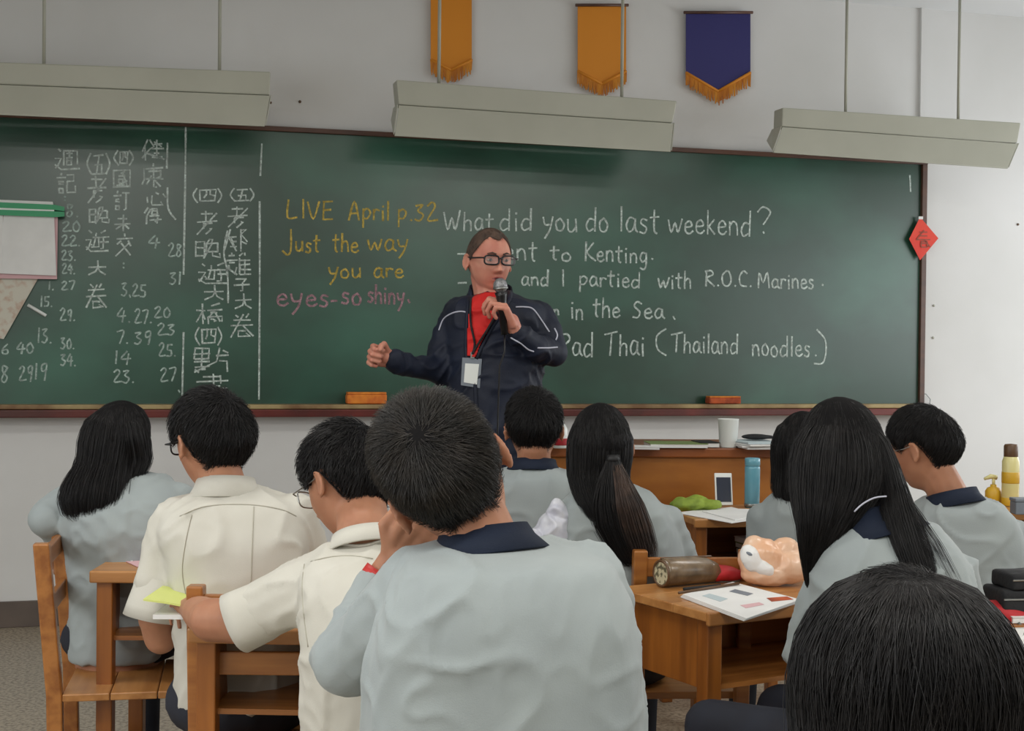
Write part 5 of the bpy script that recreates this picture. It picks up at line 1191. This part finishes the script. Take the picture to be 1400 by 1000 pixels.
part('zip_pull', G().tube([c + V((.0, -.045, .035)), c + V((.012, -.05, .018)), c + V((.004, -.05, .004))], .003, 6), M['steel'], t, world=True, smooth=True)
t = part('paper_sheet', G().slab([PZ(x, y, zD + .0008) for x, y in ((1372, 886), (1455, 905), (1490, 885), (1400, 870))], (0, 0, .002)), M['white']); tag(t, 'white sheet under the red bag at the lower right edge', 'papers')
# bottles at the right
zB = 0.79
q = PZ(1381, 692, zB + .001); s_ = (P(1381, 692, q.y) - P(1381, 605, q.y)).length
t = thing('drink_bottle', 'tall bottle with yellow band and brown cap at the right edge', 'bottle', q)
rr_ = 11.5 / F * q.y
part('bottle_body', G().lathe((0, 0, 0), [(rr_ * .9, 0), (rr_, .005), (rr_, s_ * .70), (rr_ * .85, s_ * .76), (rr_ * .8, s_ * .78)], 24), M['yellowclear'], t, smooth=True)
part('label_band', G().lathe((0, 0, s_ * .36), [(rr_ * 1.01, 0), (rr_ * 1.03, .002), (rr_ * 1.03, s_ * .17), (rr_ * 1.01, s_ * .175)], 24), M['yellow'], t, smooth=True)
part('cap', G().lathe((0, 0, s_ * .77), [(rr_ * .8, 0), (rr_ * .82, .002), (rr_ * .82, s_ * .17), (rr_ * .7, s_ * .2), (.003, s_ * .21)], 24), M['brown'], t, smooth=True)
part('foot_band', G().lathe((0, 0, .002), [(rr_ * 1.01, 0), (rr_ * 1.03, .002), (rr_ * 1.03, s_ * .12), (rr_ * 1.01, s_ * .125)], 24), M['yellow'], t, smooth=True)
q = PZ(1358, 690, zB + .001); t = thing('pump_bottle', 'short amber pump bottle left of the tall yellow bottle', 'bottle', q)
part('bottle_body', G().lathe((0, 0, 0), [(.026, 0), (.03, .004), (.03, .05), (.022, .062), (.012, .066), (.012, .074)], 20), M['yellow'], t, smooth=True)
g = G(); g.tube([(0, 0, .07), (0, 0, .098)], .006, 10); g.tube([(0.012, 0, .1), (-.01, 0, .104), (-.035, 0, .094)], [.009, .009, .005], 10)
part('pump', g, M['yellowclear'], t, smooth=True)
q = PZ(1400, 703, zB + .001); t = thing('pencil_box', 'grey blue plastic box beside the tall yellow bottle', 'box', q)
part('box_body', G().box((0.01, 0, .022), (.1, .06, .044)), M['greyblue'], t, bevel=.004); part('lid', G().box((0.01, 0, .05), (.104, .064, .012)), M['greyblue'], t, bevel=.003)
# yellow-green book under the writing hand, papers on the left desk
c = PZ(262, 838, zD + .001)
t = thing('open_booklet', 'yellow-green booklet curling up on the desk by the writing boy', 'booklet', c)
g = G()
for k, yy in enumerate((0, 1)):
    pts = [V((-.07 + .14 * i / 8, 0, .03 + .012 * math.sin(i / 8 * PI) + .0 * yy)) for i in range(9)]
rows = []
for j in range(7):
    v_ = j / 6; rows.append([V((-.085 + .15 * i / 10, -.09 + .18 * v_, .012 + .030 * (1 - i / 10) ** 2 + .012 * math.sin(i / 10 * PI) + (0 if k_ else .004))) for k_ in (0, 1) for i in (range(11) if k_ == 0 else range(10, -1, -1))])
g.ring(rows); part('cover', g, M['ygreen'], t, smooth=False)
part('page_block', G().box((0.0, 0, .006), (.13, .17, .010)), M['white'], t)
t = thing('paper_sheet', 'pale pinkish sheet on the desk before the left white-shirted boy', 'papers', onto(185, 762, zD + .001))
quad_sheet([(158, 762), (188, 776), (222, 764), (195, 752)], zD + 0.001, 0.002, M['pinkpaper'], 'sheet', t)
quad_sheet([(150, 758), (180, 768), (205, 757), (180, 750)], zD + 0.0035, 0.0015, M['white'], 'sheet', t)
bpy.data.scenes.remove(TMPS)
bpy.context.view_layer.update()
